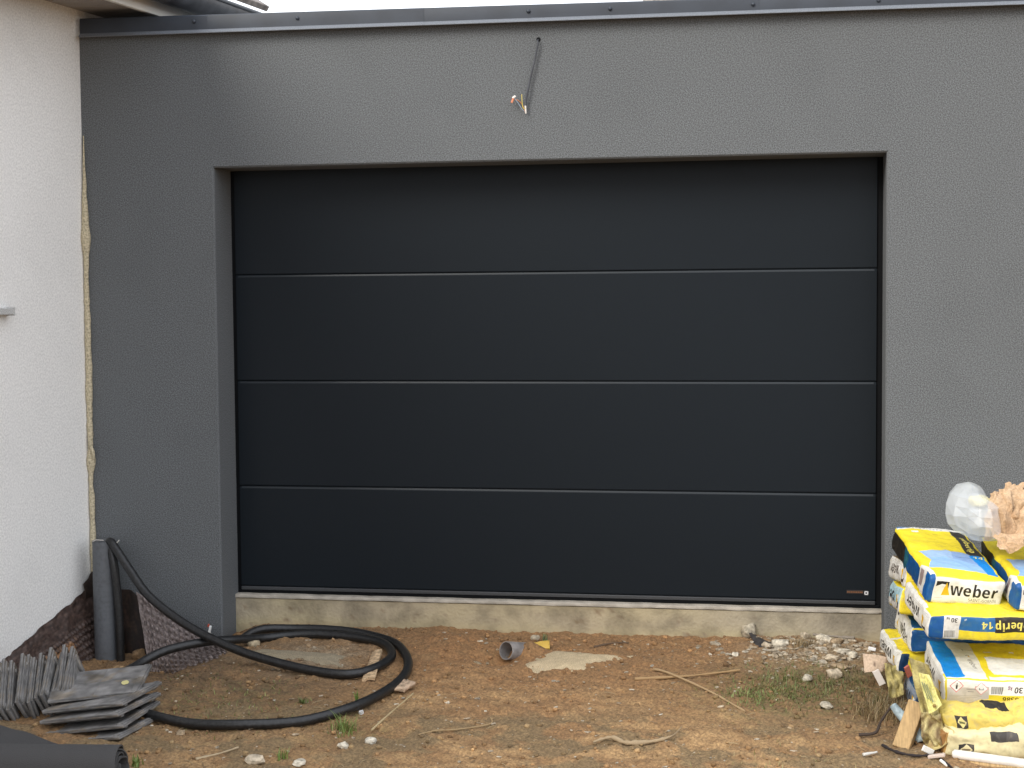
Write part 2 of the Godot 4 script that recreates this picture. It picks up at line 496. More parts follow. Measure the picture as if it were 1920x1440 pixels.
# ------------------------------------------------------------------ small shapes
func rock(b: MB, at: Vector3, r: Vector3, seed_: int, col: Color, nu := 8, nv := 5) -> void:
	var rng := RandomNumberGenerator.new(); rng.seed = seed_
	var turn := Basis(Vector3.UP, rng.randf() * TAU) * Basis(Vector3.RIGHT, rng.randf_range(-0.5, 0.5))
	var off := Vector3(rng.randf(), rng.randf(), rng.randf()) * 90.0
	b.grid(nu, nv, func(u: float, v: float) -> Array:
		var th := u * TAU; var ph := (v - 0.5) * PI
		if u >= 1.0: th = 0.0
		var d := Vector3(cos(th) * cos(ph), sin(ph), sin(th) * cos(ph))
		var k := 1.0 + 0.5 * nz2.get_noise_3dv((d * 40.0 + off))
		d = Vector3(signf(d.x) * pow(absf(d.x), 0.75), signf(d.y) * pow(absf(d.y), 0.75), signf(d.z) * pow(absf(d.z), 0.75))
		return [at + turn * (d * r * k), Vector2(u, v), col], true)

func curve_points(pts: Array, per := 8) -> PackedVector3Array:
	var o := PackedVector3Array()
	for k in pts.size() - 1:
		var p0: Vector3 = pts[max(k - 1, 0)]; var p1: Vector3 = pts[k]; var p2: Vector3 = pts[k + 1]; var p3: Vector3 = pts[min(k + 2, pts.size() - 1)]
		for s in per: o.append(p1.cubic_interpolate(p2, p0, p3, float(s) / per))
	o.append(pts[-1])
	return o

func on_ground(x: float, z: float, up := 0.0) -> Vector3:
	return Vector3(x, lumpy(x, z) + up, z)

func solid_sheet(nu: int, nv: int, thick: float, f: Callable, colr: Callable) -> MB:   # f(u, v) -> position; closed, with edges
	var b := MB.new()
	var P: Array = []; var N: Array = []
	for y in nv + 1:
		for x in nu + 1: P.append(f.call(float(x) / nu, float(y) / nv))
	for y in nv + 1:
		for x in nu + 1:
			var a: Vector3 = P[y * (nu + 1) + min(x + 1, nu)] - P[y * (nu + 1) + max(x - 1, 0)]
			var d: Vector3 = P[min(y + 1, nv) * (nu + 1) + x] - P[max(y - 1, 0) * (nu + 1) + x]
			N.append(d.cross(a).normalized())
	for s in 2:
		for y in nv + 1:
			for x in nu + 1:
				var k := y * (nu + 1) + x
				b.p(P[k] + N[k] * thick * (0.5 - s), Vector2(float(x) / nu, float(y) / nv), colr.call(float(x) / nu, float(y) / nv))
	var m := (nu + 1) * (nv + 1)
	for y in nv:
		for x in nu:
			var a := y * (nu + 1) + x
			b.quad(a, a + 1, a + nu + 2, a + nu + 1)
			b.quad(m + a, m + a + nu + 1, m + a + nu + 2, m + a + 1)
	for x in nu:
		b.quad(x, m + x, m + x + 1, x + 1)
		var a := nv * (nu + 1) + x
		b.quad(a, a + 1, m + a + 1, m + a)
	for y in nv:
		var a := y * (nu + 1)
		b.quad(a, a + nu + 1, m + a + nu + 1, m + a)
		a += nu
		b.quad(a, m + a, m + a + nu + 1, a + nu + 1)
	return b

func white(_u: float, _v: float) -> Color: return Color.WHITE

# ------------------------------------------------------------------ the garage
func tone(p: Vector3) -> Color:
	var k := 1.0 + 0.07 * nz2.get_noise_2d(p.x * 60.0 + p.z * 60.0, p.y * 60.0) + 0.05 * nz2.get_noise_2d(p.x * 260.0, p.y * 200.0 + p.z * 200.0)
	return Color(k, k, k)

func patch(b: MB, o: Vector3, e1: Vector3, e2: Vector3, step := 0.08) -> void:    # clockwise: e1 right, e2 up seen from outside
	var nu := maxi(1, int(e1.length() / step)); var nv := maxi(1, int(e2.length() / step))
	b.grid(nu, nv, func(u: float, v: float) -> Array:
		var p := o + e1 * u + e2 * (1.0 - v)
		return [p, Vector2(u, v), tone(p)])

func build_garage() -> void:
	var at := Vector3(1.5, 0, -0.2)
	var t := thing("garage", at, "flat-roofed dark grey rendered garage with one wide anthracite door", "garage")
	const R := 0.007
	var X := Vector3.RIGHT; var Y := Vector3.UP; var Z := Vector3.BACK
	var b := MB.new()
	patch(b, Vector3(-0.8, -0.7, 0), X * (0.8 - R), Y * 3.32)
	patch(b, Vector3(3.0 + R, -0.7, 0), X * 3.2, Y * 3.32)
	patch(b, Vector3(-R, 2.0 + R, 0), X * (3.0 + 2 * R), Y * (0.62 - R))
	patch(b, Vector3(0, -0.7, -R), -Z * 0.25 , Y * (2.7 ))
	patch(b, Vector3(3, -0.7, -R - 0.25), Z * 0.25, Y * 2.7)
	patch(b, Vector3(0, 2.0, -0.25 - R), X * 3.0, Z * 0.25)
	patch(b, Vector3(-R, -0.7, 0), Vector3(R, 0, -R), Y * (2.7 + R))
	patch(b, Vector3(3, -0.7, -R), Vector3(R, 0, R), Y * (2.7 + R))
	patch(b, Vector3(0, 2.0, -R), X * 3.0, Vector3(0, R, R))
	part("wall", b.done(true, 0.8), M.render_grey, t)
	b = MB.new()
	b.box(Transform3D(Basis(), Vector3(2.7, 2.4, -3.1)), Vector3(6.6, 0.24, 5.68))
	b.box(Transform3D(Basis(), Vector3(6.1, 0.75, -3.1)), Vector3(0.2, 3.04, 5.6))
	b.box(Transform3D(Basis(), Vector3(2.7, 0.75, -6.0)), Vector3(6.6, 3.04, 0.2))
	part("shell", b.done(false), M.render_grey, t)
	# coping: a dark folded metal strip with a flared drip edge
	var prof := [Vector2(-0.30, 2.7), Vector2(0.026, 2.690), Vector2(0.032, 2.684), Vector2(0.032, 2.622)]
	b = MB.new()
	var bend := func(x: float, y: float) -> float: return y - 0.0085 * (x + 0.3) * (1.0 if y > 2.65 else 0.4)
	var segs := [-0.62, 0.0, 1.0, 2.47, 3.9, 6.2]
	for s in segs.size() - 1:
		var x0: float = segs[s] - (0.004 if s > 0 else 0.0); var x1: float = segs[s + 1]
		var lift := 0.0015 * (s % 2)
		for k in prof.size() - 1:
			var p0: Vector2 = prof[k]; var p1: Vector2 = prof[k + 1]
			b.face(Vector3(x0, bend.call(x0, p1.y), p1.x + lift), Vector3(x0, bend.call(x0, p0.y), p0.x + lift), Vector3(x1, bend.call(x1, p0.y), p0.x + lift), Vector3(x1, bend.call(x1, p1.y), p1.x + lift))
	var cop := part("coping", b.done(true, 0.8), M.coping, t)
	b = MB.new()
	for s in segs.size() - 1:
		var x0: float = segs[s] - (0.004 if s > 0 else 0.0); var x1: float = segs[s + 1]
		var lift := 0.0015 * (s % 2)
		var q := [Vector2(0.032, 2.622), Vector2(0.047, 2.607), Vector2(0.047, 2.604), Vector2(0.028, 2.606)]
		for k in 3:
			var p0: Vector2 = q[k]; var p1: Vector2 = q[k + 1]
			b.face(Vector3(x0, bend.call(x0, p1.y), p1.x + lift), Vector3(x0, bend.call(x0, p0.y), p0.x + lift), Vector3(x1, bend.call(x1, p0.y), p0.x + lift), Vector3(x1, bend.call(x1, p1.y), p1.x + lift))
	part("drip_edge", b.done(false), M.coping_lip_lit, cop)
	b = MB.new()
	for k in 4:
		pass
	var dome := MB.new()
	dome.tube(PackedVector3Array([Vector3(0, 0, 0), Vector3(0, 0, 0.004), Vector3(0, 0, 0.0075), Vector3(0, 0, 0.009)]), func(u: float) -> float: return [0.0085, 0.0085, 0.006, 0.002][int(round(u * 3))], 10)
	var dm := dome.done()
	for sx in [-0.067, 0.42, 1.468, 1.826, 2.438, 2.96, 3.42]:
		var o := part("screw", dm, M.coping, cop)
		o.position += Vector3(sx, bend.call(sx, 2.660), 0.033)
	# concrete upstand below the door
	b = MB.new()
	b.grid(200, 24, func(u: float, v: float) -> Array:
		var x := u * 3.0; var y := lerpf(-0.023, -0.36, v)
		var k := nz2.get_noise_2d(x * 45.0, y * 160.0); var q := nz2.get_noise_2d(x * 14.0 + 400.0, y * 40.0)
		var col := Color(1, 1, 1).lerp(Color(0.80, 0.86, 1.05), clampf(0.55 + q * 0.7 + 0.5 * absf(u - 0.42), 0, 1))
		col *= 1.0 + 0.14 * k + 0.16 * smooth(0.2, 0.42, v) * (0.6 + q)
		var sp := nz2.get_noise_2d(x * 330.0 + 90.0, y * 420.0)
		if sp > 0.5: col = col.lerp(Color(0.45, 0.36, 0.28), minf((sp - 0.5) * 6.0, 0.7))
		return [Vector3(x, y, -0.186 + 0.0015 * k), Vector2(u, v), col])
	patch(b, Vector3(0.0, -0.7, -0.1863), X * 3.0, Y * 0.341, 0.1)
	patch(b, Vector3(0.0, -0.023, -0.186), X * 3.0, Vector3(0, 0.002, -0.02))
	part("concrete_base", b.done(false), M.concrete, t)
	b = MB.new()
	b.grid(120, 4, func(u: float, v: float) -> Array:
		var x := u * 3.0
		var w := 0.003 * nz2.get_noise_2d(x * 300.0, v * 40.0)
		var q := [Vector2(-0.24, -0.001), Vector2(-0.19, -0.003), Vector2(-0.181, -0.007), Vector2(-0.182, -0.019), Vector2(-0.215, -0.021)]
		var p: Vector2 = q[int(round(v * 4))]
		return [Vector3(x, p.y + w, p.x + w * 0.6), Vector2(u, v)]) 
	part("threshold", b.done(true, 0.6), M.cement_lip, t)
	# door
	var d := Node3D.new(); d.name = "door"; t.add_child(d, true); d.position = Vector3(0, 0, -0.015)
	d.set_meta("label", "anthracite sectional garage door of four wide smooth panels")
	var ys := [0.032, 0.513, 1.0125, 1.513, 2.03]
	for k in 4:
		var y0: float = ys[k] + 0.0006; var y1: float = ys[k + 1] - 0.0006
		b = MB.new()
		var pr := [Vector2(y0, -0.234), Vector2(y0, -0.2195), Vector2(y0 + 0.0015, -0.2165), Vector2(y0 + 0.005, -0.215), Vector2(y1 - 0.013, -0.215), Vector2(y1 - 0.0115, -0.2162), Vector2(y1 - 0.001, -0.2222), Vector2(y1, -0.2225), Vector2(y1, -0.234)]
		for j in pr.size() - 1:
			var p0: Vector2 = pr[j]; var p1: Vector2 = pr[j + 1]
			b.face(Vector3(0.02, p0.x, p0.y), Vector3(0.02, p1.x, p1.y), Vector3(2.974, p1.x, p1.y), Vector3(2.974, p0.x, p0.y))
		for sx in [0.02, 2.974]:
			var m := b.p(Vector3(sx, (y0 + y1) * 0.5, -0.234))
			for j in pr.size() - 1:
				var i0 := b.p(Vector3(sx, pr[j].x, pr[j].y)); var i1 := b.p(Vector3(sx, pr[j + 1].x, pr[j + 1].y))
				if sx > 1: b.tri(m, i0, i1)
				else: b.tri(m, i1, i0)
		part("panel", b.done(true, 0.985), M.door, d)
		if k < 3:   # added paler strip along each joint, painting in its sky highlight
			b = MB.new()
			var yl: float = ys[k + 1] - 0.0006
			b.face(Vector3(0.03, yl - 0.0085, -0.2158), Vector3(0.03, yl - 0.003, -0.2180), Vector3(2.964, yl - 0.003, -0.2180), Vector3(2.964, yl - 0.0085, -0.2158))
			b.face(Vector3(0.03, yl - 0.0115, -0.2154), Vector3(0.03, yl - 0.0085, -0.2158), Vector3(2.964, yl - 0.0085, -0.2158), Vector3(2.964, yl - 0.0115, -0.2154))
			part("seam_highlight", b.done(false), M.door_highlight, d)
	for sx in [0.008, 2.989]:
		b = MB.new(); b.box(Transform3D(Basis(), Vector3(sx, 1.0, -0.232)), Vector3(0.03, 2.1, 0.016), 0.002)
		part("side_rail", b.done(false), M.black_rubber, d)
	b = MB.new(); b.box(Transform3D(Basis(), Vector3(1.5, 1.0, -0.262)), Vector3(3.2, 2.4, 0.03))
	part("backing", b.done(false), M.black_rubber, d)
	b = MB.new(); b.box(Transform3D(Basis(), Vector3(1.497, 0.0225, -0.2205)), Vector3(2.954, 0.017, 0.02), 0.003)
	part("bottom_rail", b.done(false), M.seal_grey, d)
	b = MB.new(); b.box(Transform3D(Basis(), Vector3(1.5, 0.006, -0.226)), Vector3(2.99, 0.013, 0.02), 0.003)
	part("bottom_seal", b.done(false), M.black_rubber, d)
	# badge near the lower right corner: a brown lettered strip and a white square ring
	b = MB.new()
	b.box(Transform3D(Basis(), Vector3(2.886, 0.0705, -0.2146)), Vector3(0.074, 0.016, 0.0024), 0.0008, Color(0.035, 0.022, 0.016))
	var rng := RandomNumberGenerator.new(); rng.seed = 4
	for k in 9:
		b.box(Transform3D(Basis(), Vector3(2.855 + k * 0.0077, 0.0702, -0.2132)), Vector3(0.0048, rng.randf_range(0.0035, 0.0052), 0.0008), 0, Color(0.30, 0.12, 0.045))
	part("name_badge", b.done(false), M.paint, d)
	b = MB.new()
	for k in 4:
		var e: float = k * PI / 2
		b.box(Transform3D(Basis(Vector3.BACK, e), Vector3(2.9355, 0.0668, -0.2138) + Basis(Vector3.BACK, e) * Vector3(0, 0.0062, 0)), Vector3(0.0166, 0.0050, 0.002), 0.0008, Color(0.72, 0.72, 0.74))
	part("square_emblem", b.done(false), M.paint, d)

# ------------------------------------------------------------------ the white house on the left
func H(s: float, o: float, y: float) -> Vector3: return HO + HD * s + HN * o + Vector3.UP * y

func hbox(b: MB, s0: float, s1: float, o0: float, o1: float, y0: float, y1: float, r := 0.0) -> void:
	b.box(Transform3D(Basis(HD, Vector3.UP, -HN), H((s0 + s1) / 2, (o0 + o1) / 2, (y0 + y1) / 2)), Vector3(s1 - s0, y1 - y0, o1 - o0), r)

func build_house() -> void:
	var t := thing("white_house", H(0, 0, -0.3), "house with white rendered wall and boarded eaves at the left edge", "house")
	var b := MB.new()
	patch(b, H(0.668, 0, -0.8), HD * -1.55, Vector3.UP * 3.55, 0.1)
	patch(b, H(0.668, -0.14, 1.36), HN * 0.14, Vector3.UP * 0.90, 0.1)
	patch(b, H(2.0, 0, -0.8), HD * -1.332, Vector3.UP * 2.16, 0.1)
	patch(b, H(2.0, 0, 2.26), HD * -1.332, Vector3.UP * 0.5, 0.1)
	patch(b, H(6.5, 0, -0.8), HD * -4.5, Vector3.UP * 3.55, 0.1)
	patch(b, H(2.0, 0, 1.36), HN * -0.14, Vector3.UP * 0.9, 0.1)
	patch(b, H(2.0, -0.14, 2.26), HD * -1.332, HN * 0.14, 0.1)
	part("wall", b.done(false), M.render_white, t)
	b = MB.new()
	hbox(b, -0.93, 6.5, -4.0, -0.16, -0.8, 2.74)
	part("core", b.done(false), M.render_white, t)
	# window
	b = MB.new()
	for r in [[0.668, 0.728, 1.36, 2.26], [1.94, 2.0, 1.36, 2.26], [0.728, 1.94, 1.36, 1.42], [0.728, 1.94, 2.2, 2.26], [1.31, 1.36, 1.42, 2.2]]:
		hbox(b, r[0], r[1], -0.13, -0.08, r[2], r[3], 0.004)
	var w := part("window", b.done(false), M.window_frame, t)
	b = MB.new(); hbox(b, 0.73, 1.94, -0.115, -0.105, 1.42, 2.2)
	part("pane", b.done(false), M.glass, w)
	b = MB.new(); hbox(b, 0.597, 2.09, 0.001, 0.04, 1.341, 1.371, 0.004)
	hbox(b, 0.594, 0.604, 0.0012, 0.043, 1.338, 1.374, 0.002)
	part("window_sill", b.done(false), M.sill, t)
	# eaves: boards across the overhang, a pale fascia, a dark half-round gutter and the first row of tiles
	var board := MB.new(); board.box(Transform3D(), Vector3(0.304, 0.012, 0.0965), 0.003)
	var bm := board.done(false)
	var s := -0.88
	while s < 1.6:
		var o := part("soffit_board", bm, M.soffit, t)
		o.transform = Transform3D(Basis(HN, Vector3.UP, HD), H(s, 0.152, 2.741) - t.position)
		s += 0.1
	b = MB.new(); hbox(b, 1.55, 6.5, 0.0, 0.304, 2.736, 2.747); hbox(b, -0.93, 6.5, 0.0, 0.30, 2.749, 2.77)
	part("soffit_backing", b.done(false), M.soffit, t)
	b = MB.new(); hbox(b, -0.93, 6.5, 0.304, 0.326, 2.716, 2.90, 0.003)
	part("fascia", b.done(false), M.fascia, t)
	b = MB.new()
	for side in 2:
		b.grid(2, 14, func(u: float, v: float) -> Array:
			var a := PI + v * PI
			var r := 0.078 - 0.003 * side
			return [H(lerpf(-0.93, 6.5, u), 0.407 + cos(a) * r, 2.83 + sin(a) * r), Vector2(u, v)], side == 1)
	var g := part("gutter", b.done(true, 0.5), M.gutter, t)
	b = MB.new()
	b.tube(PackedVector3Array([H(-0.93, 0.484, 2.832), H(0, 0.484, 2.832), H(6.5, 0.484, 2.832)]), func(_u: float) -> float: return 0.010, 10)
	part("bead", b.done(true, 0.3), M.pipe_grey, g)
	for k in 6:
		var q := -0.80 + k * 0.75
		b = MB.new(); hbox(b, q, q + 0.014, 0.41, 0.47, 2.832, 2.838)
		part("gutter_bracket", b.done(false), M.gutter, g)
	b = MB.new()
	var up := (HN * -cos(deg_to_rad(32)) + Vector3.UP * sin(deg_to_rad(32)))
	var nrm := HD.cross(up)
	b.box(Transform3D(Basis(HD, nrm if nrm.y > 0 else -nrm, up), H(2.785, 0.50, 2.865) + up * 2.2), Vector3(7.43, 0.03, 4.4), 0.004)
	part("roof", b.done(false), M.roof_tile, t)

	# foam squeezed into the joint between the two buildings
	b = MB.new()
	var pts: Array = []
	nz2.frequency = 0.02
	for k in 90:
		var y := 0.10 + k * (2.16 - 0.10) / 89.0
		pts.append(Vector3(-0.6265 + 0.003 * nz2.get_noise_2d(k * 6.0, 3.0), y, 0.010 + 0.004 * nz2.get_noise_2d(k * 9.0, 60.0)))
	b.tube(PackedVector3Array(pts), func(u: float) -> float:
		var y := 0.10 + u * 2.06
		var r := 0.0125 + 0.0035 * nz2.get_noise_2d(u * 900.0, 0.0) + 0.003 * nz2.get_noise_2d(u * 3000.0, 9.0)
		r += 0.013 * exp(-pow((y - 1.70) / 0.055, 2)) + 0.011 * exp(-pow((y - 0.645) / 0.03, 2)) + 0.004 * exp(-pow((y - 1.0) / 0.15, 2))
		return r * (1.0 - 0.75 * smooth(0.8, 1.0, u)), 12)
	b.tube(curve_points([Vector3(-0.628, 0.78, 0.018), Vector3(-0.622, 0.73, 0.024), Vector3(-0.607, 0.69, 0.026), Vector3(-0.609, 0.66, 0.022)]), func(_u: float) -> float: return 0.008, 8)
	single("foam_joint", b.done(true, 0.2), M.foam, "yellowish expanding foam bead running up the corner between both walls", "foam")

func build_neighbour() -> void:
	var t := thing("distant_house", Vector3(3.0, -0.3, -16), "distant house whose brown roof edge peeps above the garage coping", "house")
	var b := MB.new()
	b.box(Transform3D(Basis(), Vector3(4.6, 2.1, -17)), Vector3(7.0, 4.8, 6.0))
	part("wall", b.done(false), M.render_white, t)
	b = MB.new()
	for sg in [-1.0, 1.0]:
		b.box(Transform3D(Basis(Vector3.RIGHT, deg_to_rad(32) * sg), Vector3(4.6, 6.05, -17 + 1.75 * sg)), Vector3(7.6, 0.14, 4.3))
	part("roof", b.done(false), M.roof_tile, t)
	b = MB.new(); b.box(Transform3D(Basis(), Vector3(4.6, 4.86, -13.4)), Vector3(7.6, 0.2, 0.06))
	part("fascia", b.done(false), M.fascia, t)

# ------------------------------------------------------------------ things in the left corner
func build_corner() -> void:
	# upright grey drain pipe with a hollow top
	var t := thing("drain_pipe", Vector3(-0.52, -0.27, 0.12), "upright grey plastic drain pipe standing in the corner of both walls", "pipe")
	var b := MB.new()
	var ax := PackedVector3Array([Vector3(-0.517, -0.42, 0.125), Vector3(-0.518, -0.1, 0.122), Vector3(-0.520, 0.1, 0.12), Vector3(-0.521, 0.290, 0.118)])
	b.tube(ax, func(u: float) -> float: return 0.0545 if u < 0.99 else 0.0530, 32, false)
	b.tube(PackedVector3Array([Vector3(-0.521, 0.290, 0.118), Vector3(-0.521, 0.293, 0.118), Vector3(-0.521, 0.289, 0.118), Vector3(-0.519, 0.0, 0.12)]), func(u: float) -> float: return [0.053, 0.0515, 0.050, 0.049][int(round(u * 3))], 32, false)
	part("tube", b.done(true, 0.5), M.pipe_grey, t)
	b = MB.new()
	b.tube(PackedVector3Array([Vector3(-0.555, 0.294, 0.165), Vector3(-0.535, 0.303, 0.170), Vector3(-0.50, 0.301, 0.168)]), func(_u: float) -> float: return 0.0016, 5)
	part("burr", b.done(), M.white_plastic, t)
	b = MB.new()
	b.tube(PackedVector3Array([Vector3(-0.455, 0.285, 0.15), Vector3(-0.438, 0.29, 0.16), Vector3(-0.428, 0.302, 0.16)]), func(_u: float) -> float: return 0.0024, 5)
	part("burr", b.done(), M.white_plastic, t)
	# the short stiff hose beside it, and the long one that coils over the ground
	b = MB.new()
	b.tube(curve_points([Vector3(-0.505, 0.20, 0.118), Vector3(-0.492, 0.268, 0.13), Vector3(-0.462, 0.20, 0.15), Vector3(-0.448, 0.05, 0.15), Vector3(-0.442, -0.12, 0.148), Vector3(-0.440, -0.32, 0.145)], 6), func(_u: float) -> float: return 0.0195, 14)
	single("hose_end", b.done(true, 0.3), M.hose, "short black hose hanging straight down beside the grey drain pipe", "hose")
	var cp := [Vector3(-0.515, 0.12, 0.118), Vector3(-0.508, 0.24, 0.12), Vector3(-0.480, 0.292, 0.145), Vector3(-0.435, 0.255, 0.17), Vector3(-0.36, 0.17, 0.20), Vector3(-0.255, 0.065, 0.245), Vector3(-0.09, -0.03, 0.30), Vector3(0.09, -0.098, 0.36), Vector3(0.30, -0.145, 0.44)]
	for q in [[0.58, 0.545], [0.775, 0.585], [0.872, 0.47], [0.885, 0.30], [0.80, 0.135], [0.63, 0.035], [0.42, 0.01], [0.24, 0.06], [0.13, 0.22], [0.06, 0.30], [-0.03, 0.38], [-0.12, 0.45], [-0.19, 0.56], [-0.22, 0.78], [-0.12, 1.03], [0.06, 1.13], [0.30, 1.215], [0.52, 1.23], [0.73, 1.155], [0.868, 1.035], [0.955, 0.865], [1.002, 0.63], [0.985, 0.41], [0.875, 0.15], [0.73, 0.015], [0.55, -0.05], [0.34, -0.06], [0.16, -0.005]]:
		cp.append(on_ground(q[0], q[1], 0.021))
	cp[17].y = -0.130; cp[18].y = -0.121; cp[19].y = -0.124; cp[20].y = -0.143; cp[21].y = -0.180
	cp.append(Vector3(0.04, ground(0.04, 0.06) - 0.04, 0.06))
	b = MB.new()
	b.tube(curve_points(cp, 8), func(_u: float) -> float: return 0.0195, 16)
	single("coiled_hose", b.done(true, 0.3), M.hose, "long thick black hose leaving the drain pipe and lying in loops on the mud", "hose")
	# dimpled membrane along the foot of the white wall
	var dim := func(x: float, y: float, pitch := 0.024) -> float:
		var row := floorf(y / pitch)
		var fx := fposmod(x / pitch + 0.5 * fmod(absf(row), 2.0), 1.0) - 0.5; var fy := fposmod(y / pitch, 1.0) - 0.5
		return 0.36 * pitch * smooth(0.40, 0.22, sqrt(fx * fx + fy * fy))
	var dirt := func(a: Color, c: Color, x: float, y: float, k: float) -> Color:
		return a.lerp(c, clampf(k + 0.9 * nz2.get_noise_2d(x * 900.0, y * 900.0), 0, 1))
	b = solid_sheet(200, 70, 0.002, func(u: float, v: float) -> Vector3:
		var s := lerpf(1.05, 0.012, u)
		var top := lerpf(-0.262, 0.062, pow(u, 0.92)) + 0.008 * nz2.get_noise_2d(u * 500.0, 5.0)
		var low := -0.36
		var y := lerpf(top, low, v)
		var o := 0.012 + 0.11 * pow(v, 1.4) + 0.012 * nz2.get_noise_2d(u * 300.0, v * 100.0)
		if v > 0.28: o += dim.call(s, v * 0.32)
		if v < 0.12: o -= 0.006 * (0.12 - v) / 0.12
		return H(s, o, y), func(u: float, v: float) -> Color:
		var c: Color = dirt.call(Color(0.060, 0.036, 0.029), Color(0.15, 0.10, 0.08), u, v, 0.2)
		var k := exp(-pow((v - 0.50 + 0.10 * (u - 0.5)) / 0.09, 2)) * smooth(0.30, 0.42, u) * (1.0 - smooth(0.72, 0.85, u))
		return dirt.call(c, Color(0.42, 0.22, 0.10), u * 2.0, v, k * 1.5 - 0.45))
	var mt := single("dimpled_membrane", b.done(true, 0.2), M.membrane, "brown dimpled foundation membrane leaning along the foot of the white wall", "membrane")
	mt.set_meta("group", "dimpled foundation membranes")
	b = solid_sheet(8, 8, 0.003, func(u: float, v: float) -> Vector3:
		var q := lerpf(0.10, 0.0, u)
		return H(q, 0.016 + 0.01 * sin(v * 2.0), lerpf(0.128 - 0.045 * (1 - u) * smooth(0.25, 0.6, 1 - u), 0.015, v)), func(_u: float, _v: float) -> Color: return Color(0.045, 0.028, 0.022))
	single("membrane_scrap", b.done(true, 0.3), M.membrane, "small dark brown strip of membrane folded up where the two walls meet", "membrane")
	# dark membrane behind the pipe, the shade of the hollow painted into its colour
	b = solid_sheet(40, 14, 0.003, func(u: float, v: float) -> Vector3:
		var x := lerpf(-0.61, -0.18, u)
		var top := 0.045 - 0.95 * maxf(0.0, x + 0.44)
		return Vector3(x, lerpf(top, -0.42, v), 0.012 + 0.035 * v + 0.006 * nz2.get_noise_2d(u * 200.0, v * 200.0)), func(u: float, v: float) -> Color: return dirt.call(Color(0.02, 0.013, 0.011), Color(0.09, 0.045, 0.025), u, v, 0.1))
	single("shaded_membrane", b.done(true, 0.2), M.membrane, "dark waterproof sheet with the shade of the hollow painted in, behind the hoses", "membrane")
	# the loose flap of membrane
	b = solid_sheet(190, 120, 0.002, func(u: float, v: float) -> Vector3:
		var a := Vector3(-0.398, 0.045, 0.055).lerp(Vector3(0.115, -0.185, 0.235), u)      # upper edge, from the pipe down to the right
		var c := Vector3(-0.395, 0.030, 0.062).lerp(Vector3(-0.226, -0.292, 0.315), smooth(0, 1, minf(u * 1.05, 1.0)) * 0.35 + u * 0.65)
		var low := Vector3(-0.215, -0.29, 0.32).lerp(Vector3(0.10, -0.215, 0.36), u * u)
		var left := Vector3(-0.398, 0.045, 0.06).lerp(Vector3(-0.226, -0.285, 0.31), v)
		var right := Vector3(0.115, -0.185, 0.235).lerp(Vector3(0.095, -0.22, 0.37), v)
		var p := left.lerp(right, u) * 0.5 + a.lerp(low, v) * 0.5
		var q := left.lerp(right, u) + a.lerp(low, v) - (Vector3(-0.398, 0.045, 0.06).lerp(Vector3(0.115, -0.185, 0.235), u).lerp(Vector3(-0.215, -0.29, 0.32).lerp(Vector3(0.10, -0.215, 0.36), u), v))
		p = q
		var n := Vector3(-0.1, 0.75, 0.65)
		var k: float = dim.call(u * 0.55, v * 0.36, 0.036)
		p += n * (k * smooth(0.05, 0.10, minf(u, v + 0.06)) * 1.2 + 0.012 * nz2.get_noise_2d(u * 120.0, v * 120.0 + 40.0))
		return p, func(u: float, v: float) -> Color:
		var col: Color = dirt.call(Color(0.21, 0.165, 0.155), Color(0.40, 0.335, 0.31), u, v, 0.25)
		return dirt.call(col, Color(0.20, 0.12, 0.06), u * 1.4 + 3.0, v, smooth(0.55, 1.0, v) * 0.6 - 0.25))
	var f := single("membrane_flap", b.done(true, 0.2), M.membrane, "loose greyish brown flap of dimpled membrane sagging between pipe and door", "membrane")
	f.set_meta("group", "dimpled foundation membranes")
	# bits of white connector at the flap's edge
	b = MB.new()
	b.box(Transform3D(Basis(Vector3.BACK, 0.1), Vector3(-0.020, -0.128, 0.14)), Vector3(0.034, 0.014, 0.012), 0.003, Color(0.8, 0.76, 0.68))
	b.box(Transform3D(Basis(Vector3.BACK, 1.35), Vector3(-0.008, -0.103, 0.14)), Vector3(0.034, 0.011, 0.010), 0.003, Color(0.7, 0.7, 0.68))
	b.box(Transform3D(Basis(Vector3.BACK, 0.2), Vector3(-0.044, -0.133, 0.145)), Vector3(0.020, 0.018, 0.014), 0.004, Color(0.85, 0.82, 0.75))
	b.box(Transform3D(Basis(Vector3.BACK, 1.2), Vector3(-0.014, -0.086, 0.142)), Vector3(0.014, 0.008, 0.008), 0.002, Color(0.45, 0.06, 0.03))
	single("broken_connector", b.done(false), M.paint, "small broken white plastic fitting above the membrane flap", "plastic fitting")

func tile_mesh(l: float, w: float, b: MB) -> void:      # a flat interlocking roof tile: slab, side lap, nose and two ribs below
	b.box(Transform3D(), Vector3(l, 0.014, w), 0.003)
	b.box(Transform3D(Basis(), Vector3(l * 0.5 - 0.018, 0.0085, 0)), Vector3(0.022, 0.006, w * 0.97), 0.002)
	b.box(Transform3D(Basis(), Vector3(0, -0.0135, w * 0.5 - 0.055)), Vector3(l * 0.90, 0.014, 0.022), 0.003)
	b.box(Transform3D(Basis(), Vector3(0, -0.0125, -w * 0.5 + 0.03)), Vector3(l * 0.9, 0.010, 0.03), 0.003)
	b.box(Transform3D(Basis(), Vector3(-l * 0.5 + 0.02, -0.011, 0)), Vector3(0.028, 0.007, w * 0.9), 0.002)

